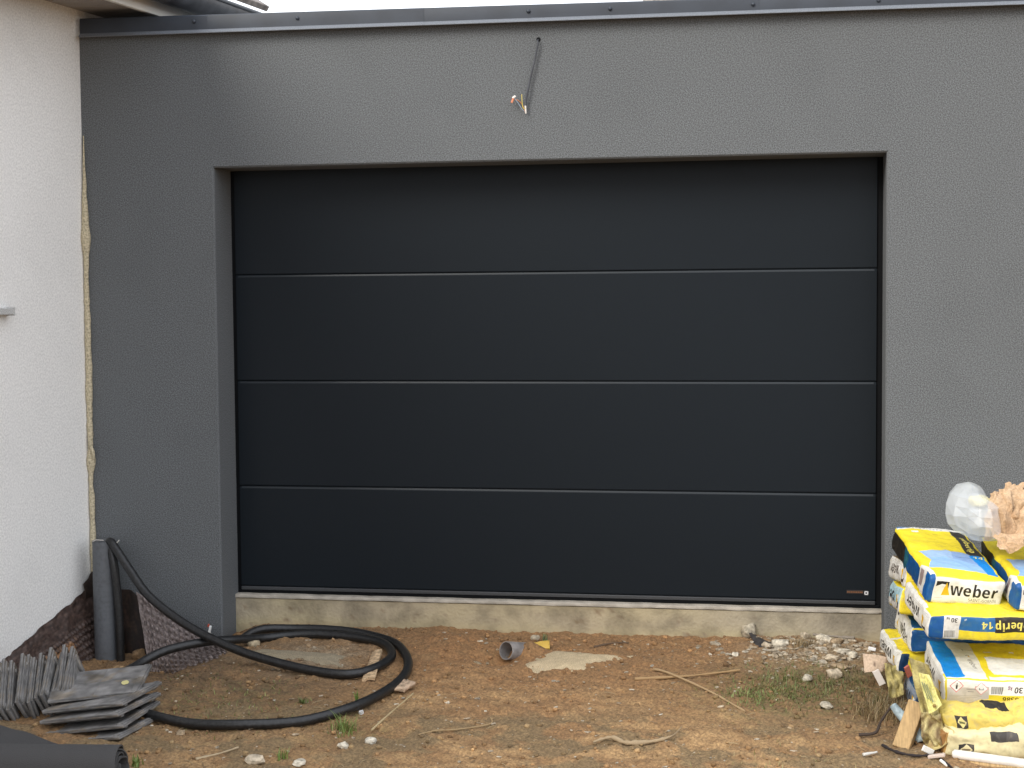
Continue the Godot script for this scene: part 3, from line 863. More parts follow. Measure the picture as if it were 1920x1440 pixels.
func build_tiles() -> void:
	var b := MB.new(); tile_mesh(0.355, 0.31, b)
	var tm := b.done(false)
	var lay := [[Vector3(-0.035, -0.262, 1.225), -10.0, 9.0, 1.5, "lowest grey roof tile of the flat pile, tilted on the mud"],
		[Vector3(-0.055, -0.228, 1.20), -4.0, 9.0, 2.0, "grey roof tile second from the bottom of the flat pile"],
		[Vector3(-0.060, -0.190, 1.19), -8.5, 9.5, 0.5, "grey roof tile in the middle of the flat pile"],
		[Vector3(-0.070, -0.158, 1.15), -6.0, 9.0, 1.0, "grey roof tile just under the top one of the flat pile"],
		[Vector3(-0.120, -0.128, 1.055), 13.0, 5.0, 6.0, "topmost roof tile of the flat pile, dusty with a yellow leaf-shaped chip"]]
	for k in lay.size():
		var o := single("roof_tile", tm, M.tile, lay[k][4], "roof tile", "flat pile of grey roof tiles")
		o.transform = Transform3D(Basis.from_euler(Vector3(deg_to_rad(lay[k][3]), deg_to_rad(lay[k][1]), deg_to_rad(lay[k][2]))), lay[k][0])
		if k == 4:
			var c := MB.new()
			c.grid(8, 3, func(u: float, v: float) -> Array:
				var a := u * TAU
				return [Vector3(0.105 + cos(a) * 0.016 * v * (1.0 + 0.3 * sin(a * 2.0)), 0.0105 - 0.001 * v, 0.045 + sin(a) * 0.026 * v), Vector2(u, v), Color(0.62, 0.56, 0.25)])
			part("chip", c.done(), M.paint, o, false)
	# tiles standing on edge, leaning against one another
	b = MB.new(); tile_mesh(0.32, 0.30, b)
	var um := b.done(false)
	var ordinal := ["rightmost", "second", "third", "fourth", "fifth", "sixth", "seventh", "eighth", "ninth", "tenth", "eleventh", "twelfth", "thirteenth"]
	var rng := RandomNumberGenerator.new(); rng.seed = 77
	for i in 13:
		var t := i / 12.0
		var fr := Vector3(-0.215, -0.135, 1.12).lerp(Vector3(-0.500, -0.205, 1.27), t) + Vector3(rng.randf_range(-0.006, 0.006), rng.randf_range(-0.012, 0.012), rng.randf_range(-0.02, 0.02))
		var back := Vector3(-0.085, 0.105, -0.25).lerp(Vector3(-0.10, 0.15, -0.25), t).normalized()
		back = (back + Vector3(rng.randf_range(-0.06, 0.06), rng.randf_range(-0.05, 0.05), 0)).normalized()
		var across := Vector3(0.93, 0.22 + 0.25 * t + rng.randf_range(-0.12, 0.12), -0.37)
		across = (across - back * across.dot(back)).normalized()
		var down := back.cross(across).normalized()
		if down.y > 0: down = -down
		var bs := Basis(down, -across if rng.randf() < 0.5 else across, back)
		if bs.determinant() < 0: bs.y = -bs.y
		var ln := 0.30
		var label := "%s of the roof tiles standing on edge, counted from the right" % ordinal[i]
		if i == 0: label = "rightmost of the roof tiles standing on edge beside the flat pile"
		var o := single("upright_roof_tile", um, M.tile, label, "roof tile", "row of roof tiles standing on edge")
		o.transform = Transform3D(bs, fr + back * ln * 0.5 + down * 0.160)
	# roll of black felt at the very front
	b = MB.new()
	var A := Vector3(-0.55, -0.193, 2.0); var B := Vector3(0.335, -0.193, 1.90)
	var axis := (B - A).normalized()
	var e1 := Vector3.UP - axis * Vector3.UP.dot(axis); e1 = e1.normalized()
	var e2 := axis.cross(e1)
	var turns := 4.4
	b = solid_sheet(24, 170, 0.0055, func(u: float, v: float) -> Vector3:
		var a := v * turns * TAU + 0.7
		var r := 0.028 + 0.057 * v + 0.004 * sin(a * 1.0 + 1.0) + 0.003 * nz2.get_noise_2d(v * 400.0, u * 60.0)
		if v > 0.93: r += 0.016 * (v - 0.93) / 0.07
		var end := 0.012 * sin(a * 0.5) + 0.02 * nz2.get_noise_2d(v * 300.0, 77.0)
		var p := A.lerp(B, u) + axis * end * u
		return p + e1 * cos(a) * r * 0.93 + e2 * sin(a) * r * 1.05, white)
	single("felt_roll", b.done(true, 0.3), M.felt, "roll of black roofing felt lying in front of the tiles at the lower left", "felt roll")
	b = solid_sheet(20, 8, 0.006, func(u: float, v: float) -> Vector3:
		var x := lerpf(-0.60, -0.08, u)
		return Vector3(x, -0.150 - 0.09 * u * u - 0.05 * (1.0 - v) + 0.008 * nz2.get_noise_2d(u * 200.0, v * 200.0), 1.86 - 0.34 * v), white)
	single("felt_sheet", b.done(true, 0.3), M.felt, "loose end of black felt draped between the roll and the tiles", "felt sheet")

func build_cable() -> void:
	var t := thing("loose_cable", Vector3(1.507, 2.525, 0), "loose grey cable with bare wires hanging from a hole above the door", "cable")
	var b := MB.new()
	b.tube(PackedVector3Array([Vector3(1.507, 2.527, -0.02), Vector3(1.507, 2.527, 0.002)]), func(_u: float) -> float: return 0.0095, 14)
	part("hole", b.done(), M.black_rubber, t)
	b = MB.new()
	b.tube(curve_points([Vector3(1.507, 2.527, -0.01), Vector3(1.506, 2.521, 0.012), Vector3(1.505, 2.499, 0.016), Vector3(1.4925, 2.44, 0.014), Vector3(1.485, 2.408, 0.017), Vector3(1.470, 2.35, 0.015), Vector3(1.462, 2.31, 0.018), Vector3(1.452, 2.262, 0.016), Vector3(1.4495, 2.238, 0.017)]), func(u: float) -> float: return 0.0035 + 0.0016 * u, 8)
	part("sheath", b.done(), M.cable, t)
	b = MB.new()
	b.tube(PackedVector3Array([Vector3(1.4495, 2.24, 0.017), Vector3(1.4495, 2.222, 0.018), Vector3(1.451, 2.204, 0.018)]), func(u: float) -> float: return 0.0048 - 0.0015 * u, 8)
	part("white_sleeve", b.done(), M.white_plastic, t)
	var wires := [["yellow_wire", [Vector3(1.450, 2.225, 0.02), Vector3(1.440, 2.228, 0.024), Vector3(1.436, 2.25, 0.024), Vector3(1.434, 2.288, 0.023)], Color(0.55, 0.45, 0.08)],
		["blue_wire", [Vector3(1.448, 2.212, 0.02), Vector3(1.436, 2.222, 0.024), Vector3(1.418, 2.250, 0.026), Vector3(1.402, 2.272, 0.026)], Color(0.24, 0.30, 0.36)],
		["brown_wire", [Vector3(1.448, 2.21, 0.02), Vector3(1.438, 2.240, 0.022), Vector3(1.42, 2.260, 0.024), Vector3(1.398, 2.268, 0.024)], Color(0.45, 0.17, 0.06)]]
	for w in wires:
		b = MB.new(); b.tube(curve_points(w[1], 5), func(_u: float) -> float: return 0.0017, 6, true, w[2])
		part(w[0], b.done(), M.paint, t)
	b = MB.new()
	b.box(Transform3D(Basis(Vector3.BACK, 0.6), Vector3(1.400, 2.276, 0.026)), Vector3(0.017, 0.009, 0.008), 0.002, Color(0.82, 0.78, 0.72))
	b.box(Transform3D(Basis(Vector3.BACK, 1.2), Vector3(1.3935, 2.262, 0.026)), Vector3(0.024, 0.009, 0.008), 0.002, Color(0.60, 0.22, 0.12))
	part("wire_connector", b.done(false), M.paint, t)

# ------------------------------------------------------------------ bags of render
func bag_mesh(d: Vector3, s: Dictionary, seed_: int, soft := 1.0, r := 0.016, rough := 0.004) -> ArrayMesh:
	var b := MB.new()
	var h := d * 0.5
	var n3 := FastNoiseLite.new(); n3.seed = seed_; n3.frequency = 1.0; n3.fractal_octaves = 2
	var rg := FastNoiseLite.new(); rg.seed = seed_ + 5; rg.frequency = 1.0; rg.fractal_type = FastNoiseLite.FRACTAL_RIDGED; rg.fractal_octaves = 2
	var W := float(s.w); var Hh := float(s.h)
	var faces := {"top": [Vector3(-h.x, h.y, -h.z), Vector3(d.x, 0, 0), Vector3(0, 0, d.z)], "bottom": [Vector3(-h.x, -h.y, h.z), Vector3(d.x, 0, 0), Vector3(0, 0, -d.z)],
		"front": [Vector3(-h.x, h.y, h.z), Vector3(d.x, 0, 0), Vector3(0, -d.y, 0)], "back": [Vector3(h.x, h.y, -h.z), Vector3(-d.x, 0, 0), Vector3(0, -d.y, 0)],
		"left": [Vector3(-h.x, h.y, -h.z), Vector3(0, 0, d.z), Vector3(0, -d.y, 0)], "right": [Vector3(h.x, h.y, h.z), Vector3(0, 0, -d.z), Vector3(0, -d.y, 0)]}
	for k in faces:
		var o: Vector3 = faces[k][0]; var a: Vector3 = faces[k][1]; var e: Vector3 = faces[k][2]
		var side: PrintSide = s[k] if k != "bottom" else s["back"]
		b.grid(maxi(6, int(a.length() / 0.011)), maxi(6, int(e.length() / 0.011)), func(u: float, v: float) -> Array:
			var q := o + a * u + e * v
			var c := q.clamp(-(h - Vector3.ONE * r), h - Vector3.ONE * r)
			var n := (q - c).normalized()
			var p := c + n * r
			var fx := 1.0 - pow(absf(q.x / h.x), 3.0); var fy := 1.0 - pow(absf(q.y / h.y), 2.0); var fz := 1.0 - pow(absf(q.z / h.z), 3.0)
			p.y += signf(q.y) * 0.008 * soft * fx * fz * (absf(q.y) / h.y)
			p.z += signf(q.z) * 0.007 * soft * fx * fy * (absf(q.z) / h.z)
			p.x += signf(q.x) * 0.008 * soft * fy * fz * (absf(q.x) / h.x)
			p += Vector3(n3.get_noise_3dv(q * 7.0), n3.get_noise_3dv(q * 6.0 + Vector3(9, 9, 9)), n3.get_noise_3dv(q * 7.0 + Vector3(40, 0, 0))) * 0.013 * soft
			p += n * (rough * (rg.get_noise_3dv(q * 16.0) - 0.4) + rough * 0.5 * n3.get_noise_3dv(q * 50.0))
			return [p, (side.o + Vector2(u, v) * side.size) * 2.0 / Vector2(W, Hh)])
	return b.done(true, 0.1)

func bag_mat(im: Image, rough := 0.5) -> StandardMaterial3D:
	var m := StandardMaterial3D.new()
	m.albedo_texture = tex(im); m.roughness = rough; m.cull_mode = BaseMaterial3D.CULL_DISABLED
	m.albedo_color = Color(0.9, 0.9, 0.9)
	return m

func place_bag(called: String, mesh: Mesh, m: Material, pos: Vector3, ypr: Vector3, label: String) -> MeshInstance3D:
	var o := single(called, mesh, m, label, "bag", "bags of render mix stacked by the garage")
	o.transform = Transform3D(Basis.from_euler(Vector3(deg_to_rad(ypr.y), deg_to_rad(ypr.x), deg_to_rad(ypr.z))), pos)
	return o

func build_bags() -> void:
	# long bags seen from the side: word on the left end
	var d := Vector3(550, 97, 373)
	var s := print_image(d)
	var f: PrintSide = s.front
	f.rect(0, 0, 52, 97, BLU); f.rect(52, 0, 62, 97, WHT)
	f.text("30", 92, 20, 17, BLK, 180, 0.95); f.text("kg", 67, 13, 9, BLK, 180, 0.9)
	barcode(f, 56, 62, 44, 26)
	f.rect(114, 0, 300, 10, YEL.lightened(0.15)); f.rect(114, 4, 130, 54, BLU.lightened(0.12)); f.rect(242, 4, 200, 58, BLK.lightened(0.06))
	f.text("14", 212, 35, 26, YEL.lightened(0.35), 180, 1.1); f.text("weberip", 322, 36, 28, YEL.lightened(0.3), 180, 1.05)
	f.text("w", 130, 16, 8, WHT, 160)
	paper_end(s.left, true)
	var tp: PrintSide = s.top
	tp.rect(0, 0, 14, 373, WHT); tp.rect(70, 175, 26, 34, BLK.lightened(0.12)); tp.rect(0, 300, 52, 73, YEL)
	dirty(s.im, 3, 0.35)
	place_bag("render_bag", bag_mesh(d / 1000.0, s, 11, 0.6, 0.013, 0.0028), bag_mat(s.im), Vector3(3.335, 0.200, 0.775), Vector3(8.9, 9.3, -1.8), "yellow bag with upside-down 30 kg side print, lying under the top two")
	# G: the broad bag with hazard signs
	d = Vector3(540, 101, 410)
	s = print_image(d); f = s.front
	f.rect(0, 0, 9, 105, YEL.darkened(0.12)); f.rect(9, 0, 290, 62, WHT.lightened(0.2)); f.rect(9, 22, 152, 83, Color(0.80, 0.77, 0.72))
	f.rect(9, 0, 100, 30, WHT); 
	diamond(f, 42, 25, 23, true, 1.0); diamond(f, 134, 30, 24, false, 0.6)
	for k in 7: f.rect(16, 58 + k * 6, 120 - (k * 13) % 30, 1.6, Color(0.66, 0.63, 0.58))
	f.rect(80, 34, 34, 3, GRY); f.rect(86, 42, 22, 3, GRY)
	barcode(f, 168, 20, 40, 28); f.text("30", 264, 32, 21, BLK, 180, 0.95); f.text("kg", 230, 25, 12, Color(0.45, 0.25, 0.42), 180, 0.9)
	f.rect(288, 12, 150, 50, BLU); f.rect(161, 52, 400, 49, YEL.darkened(0.08)); f.text("00586", 246, 66, 16, Color(0.25, 0.16, 0.08), 180, 1.15)
	tp = s.top
	tp.rect(0, 0, 8, 350, WHT); tp.rect(8, 0, 66, 388, SKYB); tp.rect(74, 0, 82, 400, WHT); tp.rect(8, 388, 150, 12, WHT)
	tp.text("weber", 128, 255, 19, Color(0.45, 0.42, 0.40), 82, 1.1, false); tp.rect(112, 110, 3, 22, GRY)
	logo(tp, 122, 185, 15, false, Color(0.5, 0.47, 0.42))
	tp.rect(185, 178, 205, 170, Color(0.97, 0.97, 0.96)); tp.rect(200, 110, 30, 10, WHT); tp.rect(290, 105, 18, 16, WHT)
	tp.rect(400, 370, 160, 30, YEL); tp.rect(166, 372, 220, 28, WHT.lightened(0.2))
	paper_end(s.left, true, WHT, BLK)
	dirty(s.im, 8, 0.25)
	place_bag("render_bag", bag_mesh(d / 1000.0, s, 23, 0.6, 0.013, 0.0028), bag_mat(s.im), Vector3(3.393, -0.029, 0.843), Vector3(5.0, 7.5, -2.6), "white and yellow bag with red hazard diamonds facing the viewer")
	# E: blue bag, word upright
	d = Vector3(573, 96, 354)
	s = print_image(d); f = s.front
	f.rect(0, 0, 550, 92, BLU.darkened(0.08)); s.top.rect(0, 0, 550, 340, BLU.lightened(0.08)); s.top.rect(0, 0, 10, 340, WHT); s.top.rect(240, 0, 310, 340, YEL)
	for k in 5: f.rect(10 + k * 14, 8 + k * 15, 90, 1.5, BLU.lightened(0.15))
	paper_end(s.left, false)
	dirty(s.im, 13, 0.25)
	place_bag("render_bag", bag_mesh(d / 1000.0, s, 31, 1.0, 0.014, 0.006), bag_mat(s.im), Vector3(3.330, 0.051, 0.445), Vector3(5.3, 4.3, -1.0), "blue bag whose white end has its black word the right way up")
	# F and the two behind
	d = Vector3(565, 86, 310)
	s = print_image(d); paper_end(s.left, true); s.front.rect(0, 0, 40, 84, BLU.darkened(0.4)); s.top.rect(0, 0, 12, 300, WHT)
	s.top.rect(14, 120, 46, 18, WHT); dirty(s.im, 17, 0.5)
	place_bag("render_bag", bag_mesh(d / 1000.0, s, 37, 0.8, 0.013, 0.0035), bag_mat(s.im), Vector3(3.266, -0.042, 0.42), Vector3(9.9, 6.2, -1.5), "low yellow-topped bag whose white end sticks out over the crumpled paper")
	d = Vector3(550, 94, 330)
	s = print_image(d); paper_end(s.left, true, WHT.darkened(0.03), Color(0.28, 0.2, 0.15)); s.top.rect(0, 0, 550, 330, Color(0.45, 0.36, 0.24)); dirty(s.im, 19, 0.6)
	place_bag("render_bag", bag_mesh(d / 1000.0, s, 41, 0.8, 0.013, 0.0035), bag_mat(s.im), Vector3(3.292, 0.252, 0.424), Vector3(6.0, -3.4, -7.8), "bag nearest the wall with a white end, highest of the left ends")
	d = Vector3(550, 100, 330)
	s = print_image(d); paper_end(s.left, true, Color(0.72, 0.86, 0.90), Color(0.16, 0.16, 0.17)); s.left.rect(0, 62, 330, 38, WHT.darkened(0.08)); s.left.text("weber", 132, 58, 44, Color(0.16, 0.16, 0.17), 180, 0.98)
	s.left.rect(270, 60, 30, 24, BLK); dirty(s.im, 20, 0.5)
	place_bag("render_bag", bag_mesh(d / 1000.0, s, 43, 0.8, 0.013, 0.0035), bag_mat(s.im), Vector3(3.283, 0.163, 0.455), Vector3(2.8, -5.0, -4.6), "bag with a pale blue end, just below the highest white one")
	# K: dark blue end low down
	d = Vector3(520, 82, 260)
	s = print_image(d); paper_end(s.left, true, Color(0.50, 0.55, 0.62), Color(0.14, 0.16, 0.2)); s.top.rect(0, 0, 520, 260, BLU.darkened(0.25)); s.front.rect(0, 0, 520, 82, BLU.darkened(0.4)); dirty(s.im, 22, 0.6)
	place_bag("render_bag", bag_mesh(d / 1000.0, s, 47, 0.8, 0.013, 0.0035), bag_mat(s.im), Vector3(3.315, -0.176, 0.62), Vector3(3.5, 6.0, -3.6), "dark blue bag low in the stack with a grimy grey-blue end")
	# A and B: the two on top, ends towards the viewer
	d = Vector3(285, 105, 565)
	s = print_image(d); f = s.front
	f.rect(0, 0, 285, 105, WHT.lightened(0.1)); f.rect(0, 0, 20, 105, BLU); f.rect(20, 3, 265, 1.2, GRY); f.rect(20, 92, 265, 1.2, GRY.lightened(0.3))
	f.text("weber", 170, 46, 46, BLK, 0, 0.90); f.text("SAINT-GOBAIN", 206, 83, 11, Color(0.45, 0.42, 0.38), 0, 1.0, false); logo(f, 52, 46, 52, false)
	f.rect(28, 80, 30, 1.2, GRY)
	tp = s.top
	tp.rect(0, 0, 285, 40, WHT); tp.rect(0, 0, 60, 26, BLU.lightened(0.1)); 
	for k in 9: tp.rect(66 + k * 14, 26, 8, 5, Color(0.45, 0.5, 0.55))
	tp.rect(52, 66, 28, 12, WHT); tp.rect(128, 66, 34, 5, YEL.darkened(0.35)); tp.rect(208, 70, 14, 10, WHT)
	for k in 3: tp.rect(110, 196 + k * 17, 120 - k * 20, 2.2, YEL.darkened(0.25))
	tp.poly([Vector2(212, 34), Vector2(270, 34), Vector2(270, 318), Vector2(212, 318)], BLK.lightened(0.08))
	tp.text("weberip", 240, 190, 25, YEL.lightened(0.3), 90, 1.25)
	tp.poly([Vector2(26, 290), Vector2(212, 290), Vector2(212, 318), Vector2(264, 500), Vector2(24, 470), Vector2(50, 400)], Color(0.66, 0.78, 0.92))
	tp.poly([Vector2(150, 290), Vector2(212, 290), Vector2(240, 430), Vector2(130, 440)], Color(0.58, 0.70, 0.88))
	tp.poly([Vector2(24, 470), Vector2(60, 360), Vector2(120, 350), Vector2(220, 420), Vector2(236, 496)], Color(0.62, 0.78, 0.94))
	tp.rect(152, 346, 60, 5, Color(0.42, 0.55, 0.74)); tp.rect(170, 372, 50, 3, Color(0.5, 0.62, 0.8))
	tp.poly([Vector2(212, 318), Vector2(270, 318), Vector2(270, 512), Vector2(232, 506)], SKYB)
	tp.text("14", 245, 340, 22, YEL.lightened(0.5), 0, 1.2)
	tp.rect(0, 505, 16, 60, WHT); tp.poly([Vector2(0, 440), Vector2(22, 470), Vector2(22, 565), Vector2(0, 565)], WHT); tp.rect(0, 545, 20, 20, BLU)
	f = s.left
	f.rect(0, 0, 565, 105, BLU.darkened(0.15)); f.rect(0, 0, 210, 105, BLK); f.rect(440, 0, 70, 105, WHT.darkened(0.08)); f.rect(455, 10, 34, 60, Color(0.6, 0.53, 0.52)); f.rect(510, 0, 55, 105, BLU); f.rect(0, 0, 440, 16, YEL); f.rect(210, 16, 60, 89, Color(0.1, 0.35, 0.42))
	f = s.right
	f.rect(0, 0, 60, 105, BLU); f.rect(60, 0, 60, 105, WHT)
	dirty(s.im, 29, 0.22)
	var am := bag_mat(s.im)
	var mA := bag_mesh(d / 1000.0, s, 53, 0.6, 0.013, 0.0028)
	place_bag("render_bag", mA, am, Vector3(3.192, 0.343, 0.606), Vector3(9.3, 11.2, -5.2), "top bag with its black word on the white end facing the viewer")
	place_bag("render_bag", bag_mesh(d / 1000.0, s, 59, 0.7, 0.013, 0.003), am, Vector3(3.522, 0.317, 0.63), Vector3(5.5, 10.5, -4.0), "top bag at the right edge of the photo, beside the worded one")
	# H and I: the two soft crumpled bags at the bottom
	d = Vector3(540, 80, 300)
	s = print_image(d); s.im.fill(Color(0.90, 0.80, 0.40)); f = s.front
	for q in [[40, 4]]:
		f.rect(q[0], q[1], 52, 46, BLK.lightened(0.1)); f.poly([Vector2(q[0] + 26, q[1] + 2), Vector2(q[0] + 48, q[1] + 23), Vector2(q[0] + 26, q[1] + 44), Vector2(q[0] + 4, q[1] + 23)], Color(0.93, 0.88, 0.6)); f.rect(q[0] + 12, q[1] + 20, 28, 7, Color(0.45, 0.45, 0.28))
	s.top.rect(150, 205, 84, 45, BLK)
	dirty(s.im, 33, 0.55)
	place_bag("soft_bag", bag_mesh(d / 1000.0, s, 61, 1.5, 0.022, 0.007), bag_mat(s.im, 0.75), Vector3(3.390, -0.117, 0.995), Vector3(3.5, 7.0, 0.6), "crumpled plain yellow bag with a small black diamond label, under the hazard one")
	d = Vector3(540, 104, 330)
	s = print_image(d); s.im.fill(Color(0.93, 0.88, 0.69)); f = s.front
	for q in [[56, 50]]:
		f.rect(q[0], q[1], 54, 48, BLK.lightened(0.1)); f.poly([Vector2(q[0] + 27, q[1] + 2), Vector2(q[0] + 50, q[1] + 24), Vector2(q[0] + 27, q[1] + 46), Vector2(q[0] + 4, q[1] + 24)], Color(0.95, 0.89, 0.68)); f.rect(q[0] + 13, q[1] + 21, 28, 7, Color(0.55, 0.48, 0.36))
	f.poly([Vector2(158, 0), Vector2(248, 0), Vector2(252, 32), Vector2(164, 34)], BLK.lightened(0.16)); f.rect(212, 0, 36, 28, BLK.lightened(0.24))
	s.left.rect(0, 0, 330, 104, Color(0.62, 0.45, 0.24)); f.rect(0, 0, 14, 104, Color(0.75, 0.58, 0.32))
	dirty(s.im, 39, 0.4)
	var ib := place_bag("soft_bag", bag_mesh(d / 1000.0, s, 67, 1.6, 0.024, 0.008), bag_mat(s.im, 0.75), Vector3(3.392, -0.186, 1.015), Vector3(2.5, 5.0, 0.5), "torn cream bag at the bottom front with a black diamond label")
	var fl := crumple([Vector3(-0.285, 0.055, 0.02), Vector3(-0.255, 0.06, 0.175), Vector3(-0.325, -0.05, 0.165), Vector3(-0.335, -0.04, 0.03)], 20, 16, 0.016, 71, Color(0.62, 0.52, 0.22), Color(0.35, 0.22, 0.10))
	part("torn_flap", fl, M.kraft, ib, false)

func folds(seed_: int, n: int, freq: float) -> Callable:     # sharp creases between flat facets, like stiff crumpled paper
	var rng := RandomNumberGenerator.new(); rng.seed = seed_
	var dirs: Array = []; var off: Array = []
	for k in n:
		dirs.append(Vector3(rng.randfn(), rng.randfn(), rng.randfn()).normalized() * freq * rng.randf_range(0.5, 1.6))
		off.append(rng.randf() * 2.0)
	return func(p: Vector3) -> float:
		var s := 0.0
		for k in n: s += absf(fposmod(p.dot(dirs[k]) + off[k], 2.0) - 1.0) / (dirs[k].length() / freq)
		return s / n - 0.5

func crumple(c: Array, nu: int, nv: int, amp: float, seed_: int, ca: Color, cb: Color, thick := 0.0012) -> ArrayMesh:   # a crumpled sheet between four corners
	var n3 := FastNoiseLite.new(); n3.seed = seed_; n3.frequency = 1.0; n3.fractal_octaves = 1
	var f1 := folds(seed_, 7, 3.2); var f2 := folds(seed_ + 1, 5, 2.6); var f3 := folds(seed_ + 2, 5, 7.0)
	var b := solid_sheet(nu * 2, nv * 2, thick, func(u: float, v: float) -> Vector3:
		var q := Vector3(u, v, 0)
		var p: Vector3 = (c[0] as Vector3).lerp(c[1], u).lerp((c[3] as Vector3).lerp(c[2], u), v)
		var nrm: Vector3 = ((c[1] - c[0]) as Vector3).cross(c[3] - c[0]).normalized()
		var w: float = amp * (5.0 * f1.call(q) + 0.7 * f3.call(q) + 0.8 * n3.get_noise_2d(u * 2.0, v * 2.0))
		var e1: float = f2.call(q); var e2: float = f2.call(q + Vector3(7, 3, 0))
		return p + nrm * w + Vector3(e1, e2, 0) * amp * 1.2, func(u: float, v: float) -> Color: return ca.lerp(cb, clampf(0.4 + 0.8 * n3.get_noise_2d(u * 3.0 + 20, v * 3.0), 0, 1)))
	return b.done(true, 0.93)

func crumpled_ball(b: MB, at: Vector3, r: Vector3, seed_: int, amp: float, freq: float, colr: Callable, nu := 60, nv := 36, lean := Vector3.ZERO) -> void:
	var f1 := folds(seed_, 6, freq); var f2 := folds(seed_ + 9, 6, freq * 2.4)
	b.grid(nu, nv, func(u: float, v: float) -> Array:
		var th := (u if u < 1.0 else 0.0) * TAU; var ph := (v - 0.5) * PI
		var d := Vector3(cos(th) * cos(ph), sin(ph), sin(th) * cos(ph))
		var k: float = 1.0 + amp * 2.4 * f1.call(d) + amp * 0.45 * f2.call(d) + maxf(0.0, d.dot(lean)) * lean.length()
		return [at + d * r * k, Vector2(u, v), colr.call(d)], true)

func build_stack_litter() -> void:
	# crumpled kraft paper and a clear plastic bag on top
	var b := MB.new()
	var kc := func(dv: Vector3) -> Color: return Color(0.50, 0.325, 0.185).lerp(Color(0.62, 0.435, 0.27), clampf(0.5 + 1.2 * nz2.get_noise_3dv(dv * 70.0), 0, 1))
	crumpled_ball(b, Vector3(3.455, 0.540, 0.58), Vector3(0.088, 0.092, 0.09), 5, 0.40, 2.3, kc, 90, 60)
	var kp := single("crumpled_paper", b.done(true, 0.95), M.kraft, "crumpled wad of brown kraft paper on top of the bags", "paper")
	var wads := [[Vector3(3.352, 0.628, 0.61), Vector3(3.425, 0.645, 0.60), Vector3(3.440, 0.475, 0.70), Vector3(3.322, 0.470, 0.69), 2.6, 101],
		[Vector3(3.400, 0.645, 0.59), Vector3(3.545, 0.610, 0.57), Vector3(3.560, 0.450, 0.68), Vector3(3.425, 0.455, 0.69), 3.4, 103],
		[Vector3(3.335, 0.492, 0.67), Vector3(3.54, 0.492, 0.67), Vector3(3.53, 0.418, 0.755), Vector3(3.375, 0.415, 0.75), 3.0, 107],
		[Vector3(3.42, 0.630, 0.50), Vector3(3.56, 0.605, 0.48), Vector3(3.545, 0.620, 0.59), Vector3(3.42, 0.635, 0.60), 2.2, 111]]
	for wd in wads:
		var f1 := folds(wd[5], 6, 3.0); var f2 := folds(wd[5] + 1, 5, 9.0)
		var sh := solid_sheet(56, 56, 0.0012, func(u: float, v: float) -> Vector3:
			var p: Vector3 = (wd[0] as Vector3).lerp(wd[1], u).lerp((wd[3] as Vector3).lerp(wd[2], u), v)
			var nrm: Vector3 = ((wd[3] - wd[0]) as Vector3).cross(wd[1] - wd[0]).normalized()
			var q := Vector3(u, v * 0.8, 0)
			var pleat := absf(fposmod(u * wd[4] + 0.35 * v, 2.0) - 1.0) - 0.5
			var h: float = 0.022 * sin(PI * u) * sin(PI * v) + 0.034 * pleat * (0.5 + 0.5 * v) + 0.10 * f1.call(q) + 0.035 * f2.call(q)
			return p + nrm * h + Vector3(0.02 * f2.call(q + Vector3(3, 0, 0)), 0.05 * f1.call(q + Vector3(9, 0, 0)) * v, 0), func(u: float, v: float) -> Color: return kc.call(Vector3(u, v, wd[4])))
		part("paper_fold", sh.done(true, 0.96), M.kraft, kp)
	b = MB.new()
	crumpled_ball(b, Vector3(3.312, 0.548, 0.615), Vector3(0.098, 0.096, 0.11), 18, 0.46, 1.3, func(_d: Vector3) -> Color: return Color.WHITE, 15, 10, Vector3(-0.36, -0.12, 0))
	var pb := single("plastic_bag", b.done(false), M.film, "puffed clear plastic bag beside the brown paper on the stack", "plastic bag")
	b = MB.new()
	crumpled_ball(b, Vector3(3.30, 0.525, 0.60), Vector3(0.062, 0.06, 0.06), 22, 0.4, 1.8, func(dv: Vector3) -> Color: return Color(0.30, 0.34, 0.37).lerp(Color(0.58, 0.56, 0.52), clampf(0.5 + dv.x * 0.6, 0, 1)), 60, 40)
	part("crumpled_film", b.done(true, 0.95), M.kraft, pb)
	b = MB.new()
	crumpled_ball(b, Vector3(3.322, 0.592, 0.60), Vector3(0.038, 0.022, 0.04), 26, 0.4, 1.8, func(_d: Vector3) -> Color: return Color(0.72, 0.66, 0.36), 40, 26)
	part("yellow_wrapper", b.done(true, 0.95), M.kraft, pb)
	# waxed yellow paper pushed out between the bags
	var wax := Color(0.50, 0.42, 0.16); var wax2 := Color(0.26, 0.22, 0.10)
	single("torn_wrapper", crumple([Vector3(2.961, -0.058, 0.60), Vector3(3.025, -0.058, 0.60), Vector3(3.037, -0.165, 0.64), Vector3(2.980, -0.185, 0.65)], 22, 26, 0.015, 81, wax, wax2), M.kraft, "dull yellow torn bag paper hanging out at the left of the stack", "torn paper")
	single("torn_wrapper", crumple([Vector3(3.020, 0.070, 1.05), Vector3(3.085, 0.055, 1.07), Vector3(3.12, -0.12, 1.14), Vector3(3.055, -0.12, 1.12)], 26, 32, 0.013, 83, wax, wax2), M.kraft, "olive crumpled bag paper wedged beside the hazard-marked bag", "torn paper")
	var lab := crumple([Vector3(3.042, 0.048, 1.165), Vector3(3.080, 0.040, 1.165), Vector3(3.122, -0.062, 1.185), Vector3(3.078, -0.094, 1.19)], 18, 22, 0.007, 85, Color(0.82, 0.76, 0.30), Color(0.72, 0.68, 0.22))
	var lo := single("yellow_label_strip", lab, M.kraft, "pale yellow printed strip of bag paper at the left front of the stack", "torn paper")
	b = MB.new()
